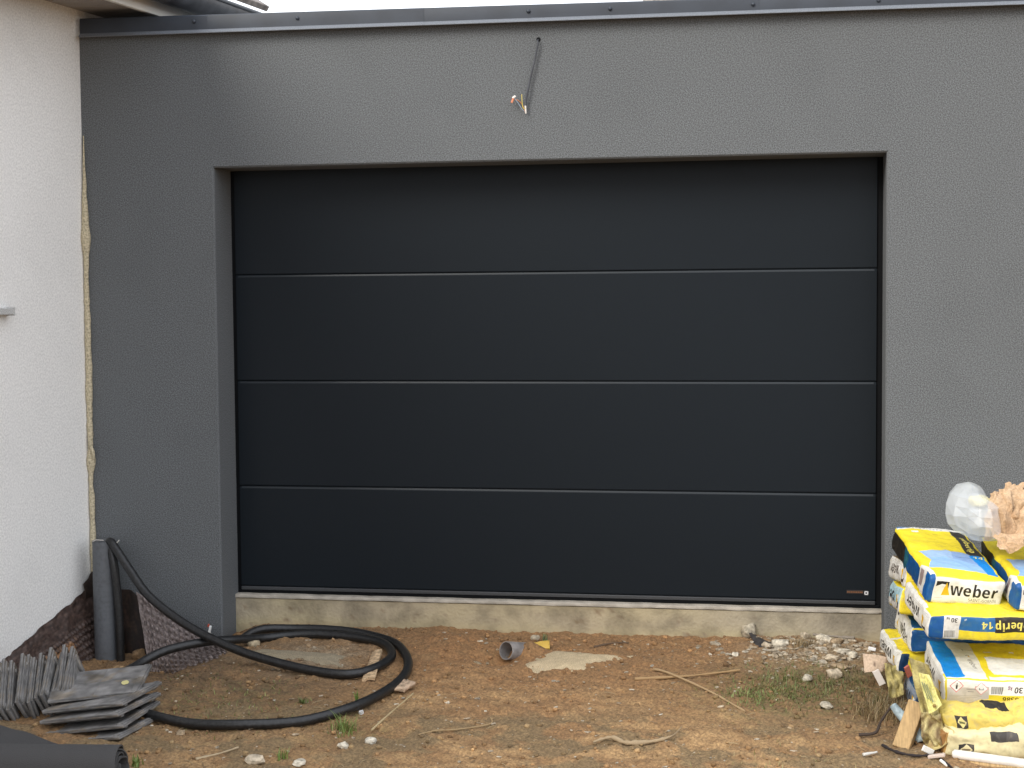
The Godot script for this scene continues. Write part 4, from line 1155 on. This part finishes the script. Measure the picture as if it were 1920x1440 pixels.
	for k in 3:
		var p0 := Vector3(3.052 + 0.008 * k, 0.02 - 0.004 * k, 1.186 + 0.003 * k); var p1 := p0 + Vector3(0.022, -0.06, 0.012)
		b.tube(PackedVector3Array([p0, p1]), func(_u: float) -> float: return 0.0024, 4, true, Color(0.22, 0.24, 0.12))
	b.tube(PackedVector3Array([Vector3(3.093, -0.058, 1.20), Vector3(3.097, -0.066, 1.20)]), func(_u: float) -> float: return 0.006, 8, true, Color(0.25, 0.16, 0.04))
	part("print", b.done(), M.paint, lo)
	single("torn_wrapper", crumple([Vector3(3.05, -0.11, 1.14), Vector3(3.12, -0.095, 1.16), Vector3(3.125, -0.215, 1.17), Vector3(3.065, -0.225, 1.14)], 22, 26, 0.018, 87, Color(0.56, 0.47, 0.22), Color(0.20, 0.13, 0.06)), M.kraft, "torn brown and yellow bag mouth at the bottom left of the stack", "torn paper")
	b = MB.new(); b.box(Transform3D(Basis.from_euler(Vector3(0.2, 0.6, 0.5)), Vector3(3.020, 0.010, 0.995)), Vector3(0.022, 0.05, 0.008), 0.002, Color(0.36, 0.10, 0.07))
	single("red_scrap", b.done(), M.paint, "small dull red scrap showing under the blue bag", "plastic scrap")
	# wooden block leaning against the stack
	b = MB.new()
	var lo3 := Vector3(2.99, -0.235, 1.125); var hi3 := Vector3(3.046, -0.098, 1.065)
	var upv := (hi3 - lo3).normalized()
	var rt := Vector3(0.86, -0.30, 0.42); rt = (rt - upv * rt.dot(upv)).normalized()
	b.box(Transform3D(Basis(rt, upv, rt.cross(upv)), (lo3 + hi3) / 2), Vector3(0.062, (hi3 - lo3).length() + 0.02, 0.042), 0.004)
	single("wood_block", b.done(false), M.wood_pale, "offcut of pale timber leaning against the left foot of the stack", "wood block")
	b = MB.new()
	b.tube(PackedVector3Array([Vector3(2.968, -0.122, 0.99), Vector3(2.985, -0.140, 1.01), Vector3(3.03, -0.182, 1.055), Vector3(3.056, -0.212, 1.085), Vector3(3.06, -0.225, 1.09)]), func(u: float) -> float: return 0.014 + 0.012 * u, 14)
	single("blue_tube", b.done(true, 0.4), M.blue_plastic, "pale blue plastic tube half hidden behind the leaning wood block", "tube")
	# long white batten on the ground in front
	b = MB.new()
	b.tube(PackedVector3Array([Vector3(3.158, -0.232, 1.205), Vector3(3.164, -0.231, 1.207), Vector3(3.40, -0.236, 1.275), Vector3(3.9, -0.245, 1.42)]), func(u: float) -> float: return 0.010 if u < 0.1 else 0.0165, 14)
	single("white_batten", b.done(true, 0.4), M.white_plastic, "long rounded white batten on the mud before the bags", "batten")
	b = MB.new()
	b.box(Transform3D(Basis(Vector3.UP, -0.28), Vector3(3.47, -0.262, 1.29)), Vector3(0.62, 0.03, 0.05), 0.006)
	single("brown_board", b.done(false), M.wood_pale, "rough brown board lying under the white batten", "board")
	# bits of cardboard and white packing at the left
	b = solid_sheet(10, 8, 0.004, func(u: float, v: float) -> Vector3:
		return Vector3(2.888, -0.062, 0.42).lerp(Vector3(2.985, -0.072, 0.44), u).lerp(Vector3(2.892, -0.128, 0.47).lerp(Vector3(2.962, -0.125, 0.47), u), v) + Vector3(0, 0.006 * sin(u * 3.0), 0.008 * sin(u * 4.0)), func(u: float, v: float) -> Color: return Color(0.62, 0.47, 0.34) if Vector2(u - 0.5, (v - 0.55) * 0.7).length() > 0.09 or fmod(u * 31.0, 1.0) > 0.6 else Color(0.2, 0.14, 0.1))
	single("cardboard_piece", b.done(true, 0.5), M.kraft, "torn tan piece of cardboard poking out left of the stack", "cardboard")
	b = MB.new(); b.box(Transform3D(Basis(Vector3.BACK, -1.1), Vector3(2.947, -0.138, 0.50)), Vector3(0.065, 0.028, 0.006), 0.002, Color(0.72, 0.66, 0.6))
	single("white_card", b.done(false), M.paint, "narrow white card standing below the tan cardboard piece", "card")
	b = MB.new(); b.box(Transform3D(Basis(Vector3.BACK, -0.2), Vector3(2.925, -0.045, 0.40)), Vector3(0.03, 0.014, 0.006), 0.002, Color(0.8, 0.8, 0.8))
	single("white_scrap", b.done(false), M.paint, "tiny white scrap peeping over the top of the tan cardboard", "card")
	b = MB.new()
	b.box(Transform3D(Basis(Vector3.UP, 0.5) * Basis(Vector3.BACK, -0.5), Vector3(3.073, -0.222, 1.205)), Vector3(0.05, 0.022, 0.008), 0.003, Color(0.7, 0.68, 0.62))
	b.box(Transform3D(Basis(Vector3.UP, -0.3) * Basis(Vector3.BACK, 0.25), Vector3(3.10, -0.232, 1.235)), Vector3(0.06, 0.012, 0.02), 0.003, Color(0.55, 0.45, 0.38))
	b.box(Transform3D(Basis(Vector3.UP, -0.6) * Basis(Vector3.BACK, -0.5), Vector3(3.122, -0.246, 1.27)), Vector3(0.035, 0.008, 0.010), 0.002, Color(0.75, 0.73, 0.68))
	single("torn_card", b.done(false), M.paint, "ragged white and brown card scraps at the foot of the torn bag", "card")

# ------------------------------------------------------------------ things lying on the mud
func stick(called: String, label: String, pts: Array, r: float, col: Color, cat := "stick") -> void:
	var b := MB.new()
	var q: Array = []
	for p in pts: q.append(on_ground(p.x, p.y, r * 0.8 + (p.z if p is Vector3 else 0.0)))
	b.tube(curve_points(q, 6), func(u: float) -> float: return r * (1.0 + 0.2 * sin(u * 29.0) + 0.22 * sin(u * 83.0)) * ((1.0 - 0.35 * u) if cat != "bark" else (0.2 + 0.9 * sin(PI * minf(u * 1.1 + 0.05, 1.0)))), 7, true, col)
	single(called, b.done(true, 0.3), M.stick, label, cat)

func build_litter() -> void:
	# broken pipe stuck in the mud
	var b := MB.new()
	var ax := Vector3(0.52, -0.20, -0.80).normalized()
	var o := Vector3(1.372, -0.148, 0.19)
	var pp := PackedVector3Array(); var pi := PackedVector3Array()
	for k in 8: pp.append(o + ax * (k * 0.05)); pi.append(o + ax * (k * 0.05))
	b.tube(pp, func(_u: float) -> float: return 0.0405, 28, false)
	b.tube(pi, func(_u: float) -> float: return 0.0365, 28, false)
	for k in 28:
		b.quad(b.p(b.v[k]), b.p(b.v[(k + 1) % 28]), b.p(b.v[8 * 28 + (k + 1) % 28]), b.p(b.v[8 * 28 + k]))
	single("buried_pipe", b.done(true, 0.6), M.pvc, "grey pipe stub sticking out of the mud with its open mouth forward", "pipe")
	# dried mortar puddles
	var puddle := func(called: String, label: String, c: Array, col: Color, seed_: int) -> void:
		var m := solid_sheet(30, 18, 0.012, func(u: float, v: float) -> Vector3:
			var p: Vector2 = (c[0] as Vector2).lerp(c[1], u).lerp((c[3] as Vector2).lerp(c[2], u), v)
			var e := minf(minf(u, 1 - u), minf(v, 1 - v))
			p += Vector2(nz2.get_noise_2d(u * 160.0 + seed_, v * 160.0), nz2.get_noise_2d(u * 160.0, v * 160.0 + seed_)) * 0.014
			return Vector3(p.x, ground(p.x, p.y) - 0.012 + 0.022 * smooth(0.0, 0.3, e) + 0.003 * nz2.get_noise_2d(u * 300.0, v * 300.0), p.y), func(u: float, v: float) -> Color: return col * (1.0 + 0.25 * nz2.get_noise_2d(u * 400.0, v * 300.0)))
		single(called, m.done(true, 0.3), M.clod, label, "mortar")
	puddle.call("mortar_slab", "flat pale slab of hardened mortar right of the buried pipe stub", [Vector2(1.535, 0.05), Vector2(1.93, 0.11), Vector2(1.74, 0.38), Vector2(1.395, 0.405)], Color(0.70, 0.55, 0.34), 3)
	puddle.call("mortar_smear", "greyish smear of dried mortar inside the hose loop", [Vector2(0.16, 0.20), Vector2(0.76, 0.26), Vector2(0.70, 0.40), Vector2(0.22, 0.30)], Color(0.40, 0.33, 0.22), 11)
	puddle.call("mortar_crust", "thin tan crust of mortar on the mud left of the buried pipe", [Vector2(1.14, 0.31), Vector2(1.31, 0.31), Vector2(1.32, 0.36), Vector2(1.17, 0.36)], Color(0.50, 0.38, 0.23), 19)
	# sticks
	var tan_ := Color(0.52, 0.36, 0.18)
	stick("bamboo_cane", "straight tan cane lying crosswise near the middle of the mud", [Vector3(1.963, 0.483, 0), Vector3(2.17, 0.41, 0.004), Vector3(2.39, 0.326, 0.004)], 0.0065, Color(0.50, 0.32, 0.15))
	stick("bamboo_cane", "long slanting tan cane crossing over the straight one", [Vector3(2.03, 0.335, 0.004), Vector3(2.10, 0.41, 0.014), Vector3(2.27, 0.60, 0.004), Vector3(2.42, 0.81, 0)], 0.0060, Color(0.55, 0.38, 0.20))
	stick("bark_strip", "curved strip of pale bark at the front of the bare mud", [Vector3(1.876, 1.215, 0), Vector3(1.94, 1.20, 0.006), Vector3(2.00, 1.22, 0.004), Vector3(2.09, 1.19, 0.006), Vector3(2.16, 1.16, 0.012), Vector3(2.19, 1.03, 0.005)], 0.0085, Color(0.50, 0.37, 0.22), "bark")
	stick("straw_stalk", "pale dry stalk slanting beside the grass tuft at the hose", [Vector3(1.03, 1.20, 0.01), Vector3(1.06, 1.02, 0.016), Vector3(1.10, 0.80, 0.02)], 0.0040, Color(0.62, 0.48, 0.26), "straw")
	stick("twig", "short pale twig on the mud before the felt roll", [Vector3(0.46, 1.535, 0), Vector3(0.52, 1.48, 0.004), Vector3(0.58, 1.415, 0.004)], 0.0048, Color(0.58, 0.45, 0.28), "twig")
	stick("twig", "crooked thin twig lying left of the bark strip", [Vector3(1.215, 1.21, 0), Vector3(1.27, 1.16, 0.006), Vector3(1.35, 1.14, 0.005), Vector3(1.46, 1.07, 0.004), Vector3(1.462, 1.05, 0.02)], 0.0038, Color(0.45, 0.31, 0.16), "twig")
	stick("twig", "dark twig lying along the foot of the concrete base", [Vector3(1.74, 0.03, 0.004), Vector3(1.82, -0.01, 0.006), Vector3(1.89, -0.035, 0.002)], 0.0045, Color(0.16, 0.10, 0.06), "twig")
	stick("root", "dark branching root sticking up left of the stack", [Vector3(2.84, 1.06, 0.005), Vector3(2.90, 1.05, 0.01), Vector3(2.925, 0.97, 0.035), Vector3(2.965, 0.90, 0.07)], 0.0065, Color(0.07, 0.045, 0.035), "root")
	stick("black_strip", "thin black strip curving over the mud before the wood block", [Vector3(2.92, 1.13, 0.006), Vector3(2.965, 1.205, 0.004), Vector3(3.03, 1.225, 0.006), Vector3(3.10, 1.225, 0.006), Vector3(3.15, 1.31, 0)], 0.0055, Color(0.03, 0.022, 0.02), "strip")
	stick("white_peg", "small white stick lying on the mud in front of the black strip", [Vector3(2.845, 1.255, 0.004), Vector3(2.895, 1.218, 0.006)], 0.0062, Color(0.80, 0.77, 0.70), "peg")
	stick("splinter", "grey splinter near the rubble under the right end of the base", [Vector3(2.88, -0.10, 0.01), Vector3(2.80, -0.13, 0.02), Vector3(2.70, -0.15, 0.018)], 0.007, Color(0.35, 0.30, 0.24), "splinter")
	# flat shards
	var shard := func(called: String, label: String, cat: String, c: Array, th: float, m: Material, col: Color) -> void:
		var q := solid_sheet(6, 5, th, func(u: float, v: float) -> Vector3: return (c[0] as Vector3).lerp(c[1], u).lerp((c[3] as Vector3).lerp(c[2], u), v) + Vector3(0.006 * sin(u * 9.0), 0.003 * sin(u * 3.0), 0.005 * sin(v * 8.0 + u * 5.0)), func(_u: float, _v: float) -> Color: return col)
		single(called, q.done(true, 0.6), m, label, cat)
	shard.call("clay_shard", "flat tan tile shard beside the outer hose loop", "shard", [Vector3(1.00, -0.182, 0.62), Vector3(1.072, -0.188, 0.66), Vector3(1.045, -0.199, 0.735), Vector3(0.962, -0.199, 0.755)], 0.012, M.stone, Color(0.60, 0.43, 0.29))
	shard.call("wood_chip", "pale curled wood chip propped under the inner hose loop", "wood chip", [Vector3(0.800, -0.150, 0.30), Vector3(0.838, -0.138, 0.30), Vector3(0.885, -0.190, 0.60), Vector3(0.838, -0.192, 0.62)], 0.012, M.stone, Color(0.66, 0.46, 0.27))
	shard.call("yellow_scrap", "small yellow scrap beside the buried pipe", "scrap", [Vector3(1.475, -0.142, 0.05), Vector3(1.54, -0.135, 0.04), Vector3(1.548, -0.158, 0.09), Vector3(1.49, -0.160, 0.10)], 0.006, M.paint, Color(0.62, 0.40, 0.08))
	shard.call("black_scrap", "ragged black plastic scrap against the right of the concrete base", "plastic scrap", [Vector3(2.41, -0.105, -0.175), Vector3(2.45, -0.13, -0.14), Vector3(2.56, -0.150, -0.03), Vector3(2.46, -0.152, 0.0)], 0.004, M.membrane, Color(0.05, 0.045, 0.045))
	# lumps of mortar and stone big enough to name
	var cream := Color(0.66, 0.55, 0.40); var pale := Color(0.74, 0.66, 0.52); var tan2 := Color(0.46, 0.34, 0.21)
	var lumps := [[2.42, -0.165, 0.045, 0.050, 0.036, Color(0.55, 0.48, 0.36), "rounded grey-beige mortar lump standing against the concrete base"],
		[2.555, -0.03, 0.060, 0.030, 0.035, pale, "largest cream mortar lump right of the black scrap"],
		[2.50, 0.0, 0.030, 0.020, 0.022, cream, "cream mortar bit just left of the largest lump"],
		[2.665, -0.145, 0.033, 0.028, 0.024, cream, "tan mortar lump at the foot of the base near its right end"],
		[2.745, -0.13, 0.055, 0.030, 0.030, pale, "wide pale mortar lump in the middle of the rubble heap"],
		[2.80, -0.07, 0.040, 0.024, 0.03, tan2, "brownish lump in front of the wide pale one"],
		[2.86, 0.10, 0.045, 0.022, 0.03, pale, "pale flat mortar chunk left of the cardboard piece"],
		[2.775, 0.16, 0.042, 0.018, 0.026, cream, "flat cream chunk in the front of the rubble heap"],
		[2.80, 0.235, 0.070, 0.014, 0.022, tan2, "long tan flat chunk at the front edge of the rubble"],
		[2.667, 0.395, 0.036, 0.024, 0.026, pale, "white mortar lump left of the pair on the grass"],
		[2.777, 0.365, 0.042, 0.038, 0.030, cream, "upright cream mortar lump right of the pair on the grass"],
		[2.735, 0.72, 0.052, 0.016, 0.028, Color(0.55, 0.49, 0.38), "flat grey-beige stone alone on the mossy mud"],
		[2.365, 0.10, 0.028, 0.016, 0.02, pale, "small pale lump alone left of the rubble"],
		[0.69, 1.545, 0.050, 0.020, 0.03, cream, "cream stone at the bottom edge in front of the hose"],
		[0.855, 1.54, 0.045, 0.016, 0.028, pale, "pale stone right beside the cream one at the bottom edge"],
		[0.968, 1.37, 0.030, 0.016, 0.022, pale, "white chip in front of the grass tuft"],
		[1.055, 1.305, 0.034, 0.016, 0.022, Color(0.76, 0.70, 0.58), "whitish chip to the right of the grass tuft"],
		[0.93, 0.978, 0.016, 0.014, 0.015, Color(0.70, 0.68, 0.66), "small round grey-white stone touching the outer hose loop"],
		[0.305, 1.29, 0.032, 0.018, 0.024, tan2, "tan stone just right of the flat tile pile"],
		[-0.37, 0.10, 0.045, 0.038, 0.04, Color(0.36, 0.23, 0.12), "clod of soil at the foot of the drain pipe"],
		[-0.30, 0.48, 0.040, 0.028, 0.035, Color(0.42, 0.27, 0.13), "ochre clod between the membrane and the flat tile pile"],
		[0.20, 0.145, 0.042, 0.026, 0.03, Color(0.50, 0.40, 0.26), "crumbly tan lump under the crossing of the hoses"],
		[1.465, -0.05, 0.030, 0.020, 0.014, Color(0.55, 0.47, 0.34), "beige chip leaning on the concrete base behind the pipe stub"]]
	for k in lumps.size():
		var l: Array = lumps[k]
		b = MB.new(); rock(b, on_ground(l[0], l[1], l[3] * 0.45), Vector3(l[2] * 0.68, l[3] * 0.62, l[4] * 0.75), 100 + k, l[5], 12, 8)
		single("mortar_lump" if k < 20 or k > 20 else "soil_clod", b.done(true, 0.75), M.stone, l[6], "stone", "loose lumps on the mud")
	# countless small bits: clods, chips and straw
	var rng := RandomNumberGenerator.new(); rng.seed = 12
	b = MB.new()
	for k in 2200:
		var x := rng.randf_range(-0.6, 3.5); var z := -0.17 + 2.2 * pow(rng.randf(), 1.2)
		if x < 0.0 and z < 0.0: continue
		var r := 0.003 + 0.010 * pow(rng.randf(), 3.0)
		rock(b, on_ground(x, z, r * 0.2), Vector3(r, r * 0.7, r), k, soil_color(x, z) * (rng.randf_range(0.7, 1.2) if rng.randf() < 0.7 else rng.randf_range(1.2, 1.7)), 6, 4)
	single("soil_crumbs", b.done(true, 0.5), M.clod, "small crumbs of soil scattered over the mud", "soil", "", "stuff")
	b = MB.new()
	for k in 1500:
		var x: float; var z: float; var r := 0.0022 + 0.0075 * pow(rng.randf(), 3.0)
		if k < 560:
			x = rng.randfn(2.70, 0.17); z = rng.randfn(0.03, 0.13); r *= 1.35 if k % 4 > 0 else 2.1
		else:
			x = rng.randf_range(0.0, 3.3); z = -0.1 + 1.9 * pow(rng.randf(), 1.1); r *= 0.85
		if x > 3.3 or z < -0.17: continue
		var col := pale.lerp(tan2, rng.randf()) * rng.randf_range(0.6, 1.1)
		rock(b, on_ground(x, z, r * 0.2), Vector3(r * rng.randf_range(0.8, 2.2), r * 0.5, r), 3000 + k, col, 6, 4)
	single("mortar_chips", b.done(false), M.stone, "pale chips of mortar strewn over the mud and heaped at the right", "chips", "", "stuff")
	b = MB.new()
	for k in 260:
		var x := rng.randf_range(0.2, 3.1); var z := rng.randf_range(-0.12, 1.75)
		if rng.randf() < 0.35: x = rng.randfn(2.75, 0.22); z = rng.randfn(0.2, 0.3)
		if z < -0.16 or x > 3.2: continue
		var a := rng.randf() * TAU; var l := rng.randf_range(0.012, 0.05)
		var p := on_ground(x, z, 0.003); var q := on_ground(x + cos(a) * l, z + sin(a) * l, 0.003 + rng.randf() * 0.006)
		b.tube(PackedVector3Array([p, (p + q) / 2 + Vector3(0, 0.003, 0), q]), func(_u: float) -> float: return 0.0011, 4, false, Color(0.58, 0.45, 0.26).lerp(Color(0.22, 0.15, 0.09), rng.randf()))
	single("straw_bits", b.done(true, 0.2), M.stick, "bits of straw and twig strewn over the mud", "straw", "", "stuff")

func blades(b: MB, cx: float, cz: float, spread: float, n: int, lo: float, hi: float, seed_: int, ca: Color, cb: Color, width := 0.0022, flop := 0.6) -> void:
	var rng := RandomNumberGenerator.new(); rng.seed = seed_
	for k in n:
		var x := rng.randfn(cx, spread); var z := rng.randfn(cz, spread)
		if z < -0.17: continue
		var p := on_ground(x, z, -0.003)
		var a := rng.randf() * TAU; var l := rng.randf_range(lo, hi)
		var dir := Vector3(cos(a), 0, sin(a)); var side := Vector3(-sin(a), 0, cos(a)) * width * rng.randf_range(0.7, 1.3)
		var out := flop * rng.randf_range(0.2, 1.2)
		var col := ca.lerp(cb, rng.randf())
		var prev := [b.p(p - side, Vector2(), col), b.p(p + side, Vector2(), col)]
		for s in 3:
			var t := (s + 1) / 3.0
			var q := p + dir * l * out * t * t + Vector3.UP * l * (t - 0.35 * out * t * t)
			var w := side * (1.0 - t * 0.95)
			var cur := [b.p(q - w, Vector2(), col), b.p(q + w, Vector2(), col)]
			b.quad(prev[0], cur[0], cur[1], prev[1])
			prev = cur

func build_plants() -> void:
	var g := Color(0.13, 0.21, 0.045); var y := Color(0.26, 0.28, 0.09); var dry := Color(0.34, 0.25, 0.12); var br := Color(0.13, 0.09, 0.05)
	var b := MB.new()
	blades(b, 0.925, 1.20, 0.024, 90, 0.04, 0.095, 1, g, y, 0.0024, 0.9)
	single("grass_tuft", b.done(true, 0.0), M.leaf, "bright green grass tuft in front of the outer hose loop", "grass", "small plants on the mud")
	b = MB.new(); blades(b, 0.775, 1.49, 0.012, 22, 0.03, 0.06, 2, g, y, 0.0035, 0.6)
	single("grass_tuft", b.done(true, 0.0), M.leaf, "little green sprout at the bottom edge of the mud", "grass", "small plants on the mud")
	b = MB.new(); blades(b, 0.675, 0.90, 0.009, 24, 0.02, 0.04, 3, g, br, 0.004, 0.8)
	single("weed", b.done(true, 0.0), M.leaf, "low leafy weed inside the outer hose loop", "weed", "small plants on the mud")
	b = MB.new(); blades(b, 0.885, 0.885, 0.0015, 12, 0.04, 0.07, 4, g, Color(0.2, 0.3, 0.06), 0.006, 0.4)
	single("weed", b.done(true, 0.0), M.leaf, "small upright weed with round leaves growing against the hose", "weed", "small plants on the mud")
	b = MB.new(); blades(b, 1.515, -0.01, 0.008, 20, 0.03, 0.06, 5, Color(0.15, 0.2, 0.12), g, 0.004, 0.3)
	single("weed", b.done(true, 0.0), M.leaf, "small grey-green weed behind the yellow scrap", "weed", "small plants on the mud")
	b = MB.new(); blades(b, 0.27, 1.62, 0.008, 30, 0.03, 0.06, 6, g, y, 0.004, 0.6)
	single("weed", b.done(true, 0.0), M.leaf, "green weed seen at the mouth of the felt roll", "weed", "small plants on the mud")
	b = MB.new()
	blades(b, 2.95, 0.80, 0.06, 320, 0.04, 0.10, 7, br, dry, 0.0016, 1.1)
	blades(b, 2.93, 0.68, 0.06, 120, 0.03, 0.07, 8, Color(0.10, 0.11, 0.04), br, 0.0022, 1.0)
	single("dead_weed", b.done(true, 0.0), M.leaf, "dark tangle of dead weeds left of the leaning wood block", "weed", "small plants on the mud")
	b = MB.new(); blades(b, 2.66, -0.02, 0.035, 130, 0.03, 0.06, 9, br, dry, 0.0016, 1.0)
	single("dead_weed", b.done(true, 0.0), M.leaf, "small brown dead weed among the rubble by the base", "weed", "small plants on the mud")
	b = MB.new()
	blades(b, 2.62, 0.48, 0.12, 900, 0.012, 0.040, 10, Color(0.085, 0.13, 0.03), Color(0.22, 0.2, 0.08), 0.0022, 1.2)
	blades(b, 2.47, 0.60, 0.08, 420, 0.010, 0.032, 14, Color(0.09, 0.14, 0.035), y, 0.0022, 1.2)
	blades(b, 2.85, 0.42, 0.09, 300, 0.015, 0.05, 15, br, Color(0.13, 0.15, 0.05), 0.002, 1.2)
	blades(b, 0.36, 0.95, 0.16, 220, 0.010, 0.03, 16, Color(0.10, 0.12, 0.03), y, 0.0022, 1.2)
	blades(b, 0.12, 0.62, 0.10, 140, 0.010, 0.03, 17, Color(0.10, 0.12, 0.03), br, 0.0022, 1.2)
	blades(b, 2.55, 1.45, 0.18, 160, 0.012, 0.035, 18, Color(0.2, 0.2, 0.07), dry, 0.002, 1.2)
	single("sparse_grass", b.done(true, 0.0), M.leaf, "thin short grass and moss growing in patches on the mud", "grass", "", "stuff")

# ------------------------------------------------------------------ all of it
func _ready() -> void:
	var cam := Camera3D.new(); cam.name = "camera"
	cam.position = Vector3(2.5423, 1.4131, 6.8290)
	cam.rotation = Vector3(deg_to_rad(-3.317), deg_to_rad(9.692), deg_to_rad(-0.481))
	cam.fov = 27.73; cam.near = 0.05; cam.far = 1500.0
	add_child(cam); cam.current = true
	var env := Environment.new()
	env.background_mode = Environment.BG_SKY
	var sm := ProceduralSkyMaterial.new()
	sm.sky_top_color = Color(0.93, 0.95, 0.99); sm.sky_horizon_color = Color(0.95, 0.96, 0.97); sm.sky_curve = 0.2
	sm.ground_bottom_color = Color(0.35, 0.30, 0.25); sm.ground_horizon_color = Color(0.6, 0.58, 0.55)
	sm.sky_energy_multiplier = 1.0
	var sky := Sky.new(); sky.sky_material = sm
	env.sky = sky
	env.tonemap_mode = Environment.TONE_MAPPER_LINEAR
	env.tonemap_exposure = 2.05
	env.sdfgi_enabled = true; env.ssao_enabled = true; env.ssil_enabled = true
	var we := WorldEnvironment.new(); we.name = "environment"; we.environment = env
	add_child(we)
	var sun := DirectionalLight3D.new(); sun.name = "sun"
	sun.light_color = Color(1.0, 0.98, 0.95); sun.light_energy = 0.5; sun.light_angular_distance = 30.0
	sun.shadow_enabled = true
	sun.look_at_from_position(Vector3(-5.0, 5.5, 6.7), Vector3.ZERO)
	add_child(sun)

	nz.seed = 7; nz.frequency = 1.0; nz.fractal_octaves = 3
	nz2.seed = 19; nz2.frequency = 0.02; nz2.fractal_octaves = 3
	ridge.seed = 3; ridge.frequency = 1.0; ridge.fractal_type = FastNoiseLite.FRACTAL_RIDGED; ridge.fractal_octaves = 2
	make_materials()
	nz2.frequency = 0.02
	build_ground()
	build_garage()
	build_house()
	build_neighbour()
	build_corner()
	build_tiles()
	build_cable()
	build_litter()
	build_plants()
	build_stack_litter()
	build_bags()          # last: it reseeds the noise that the ground is made with
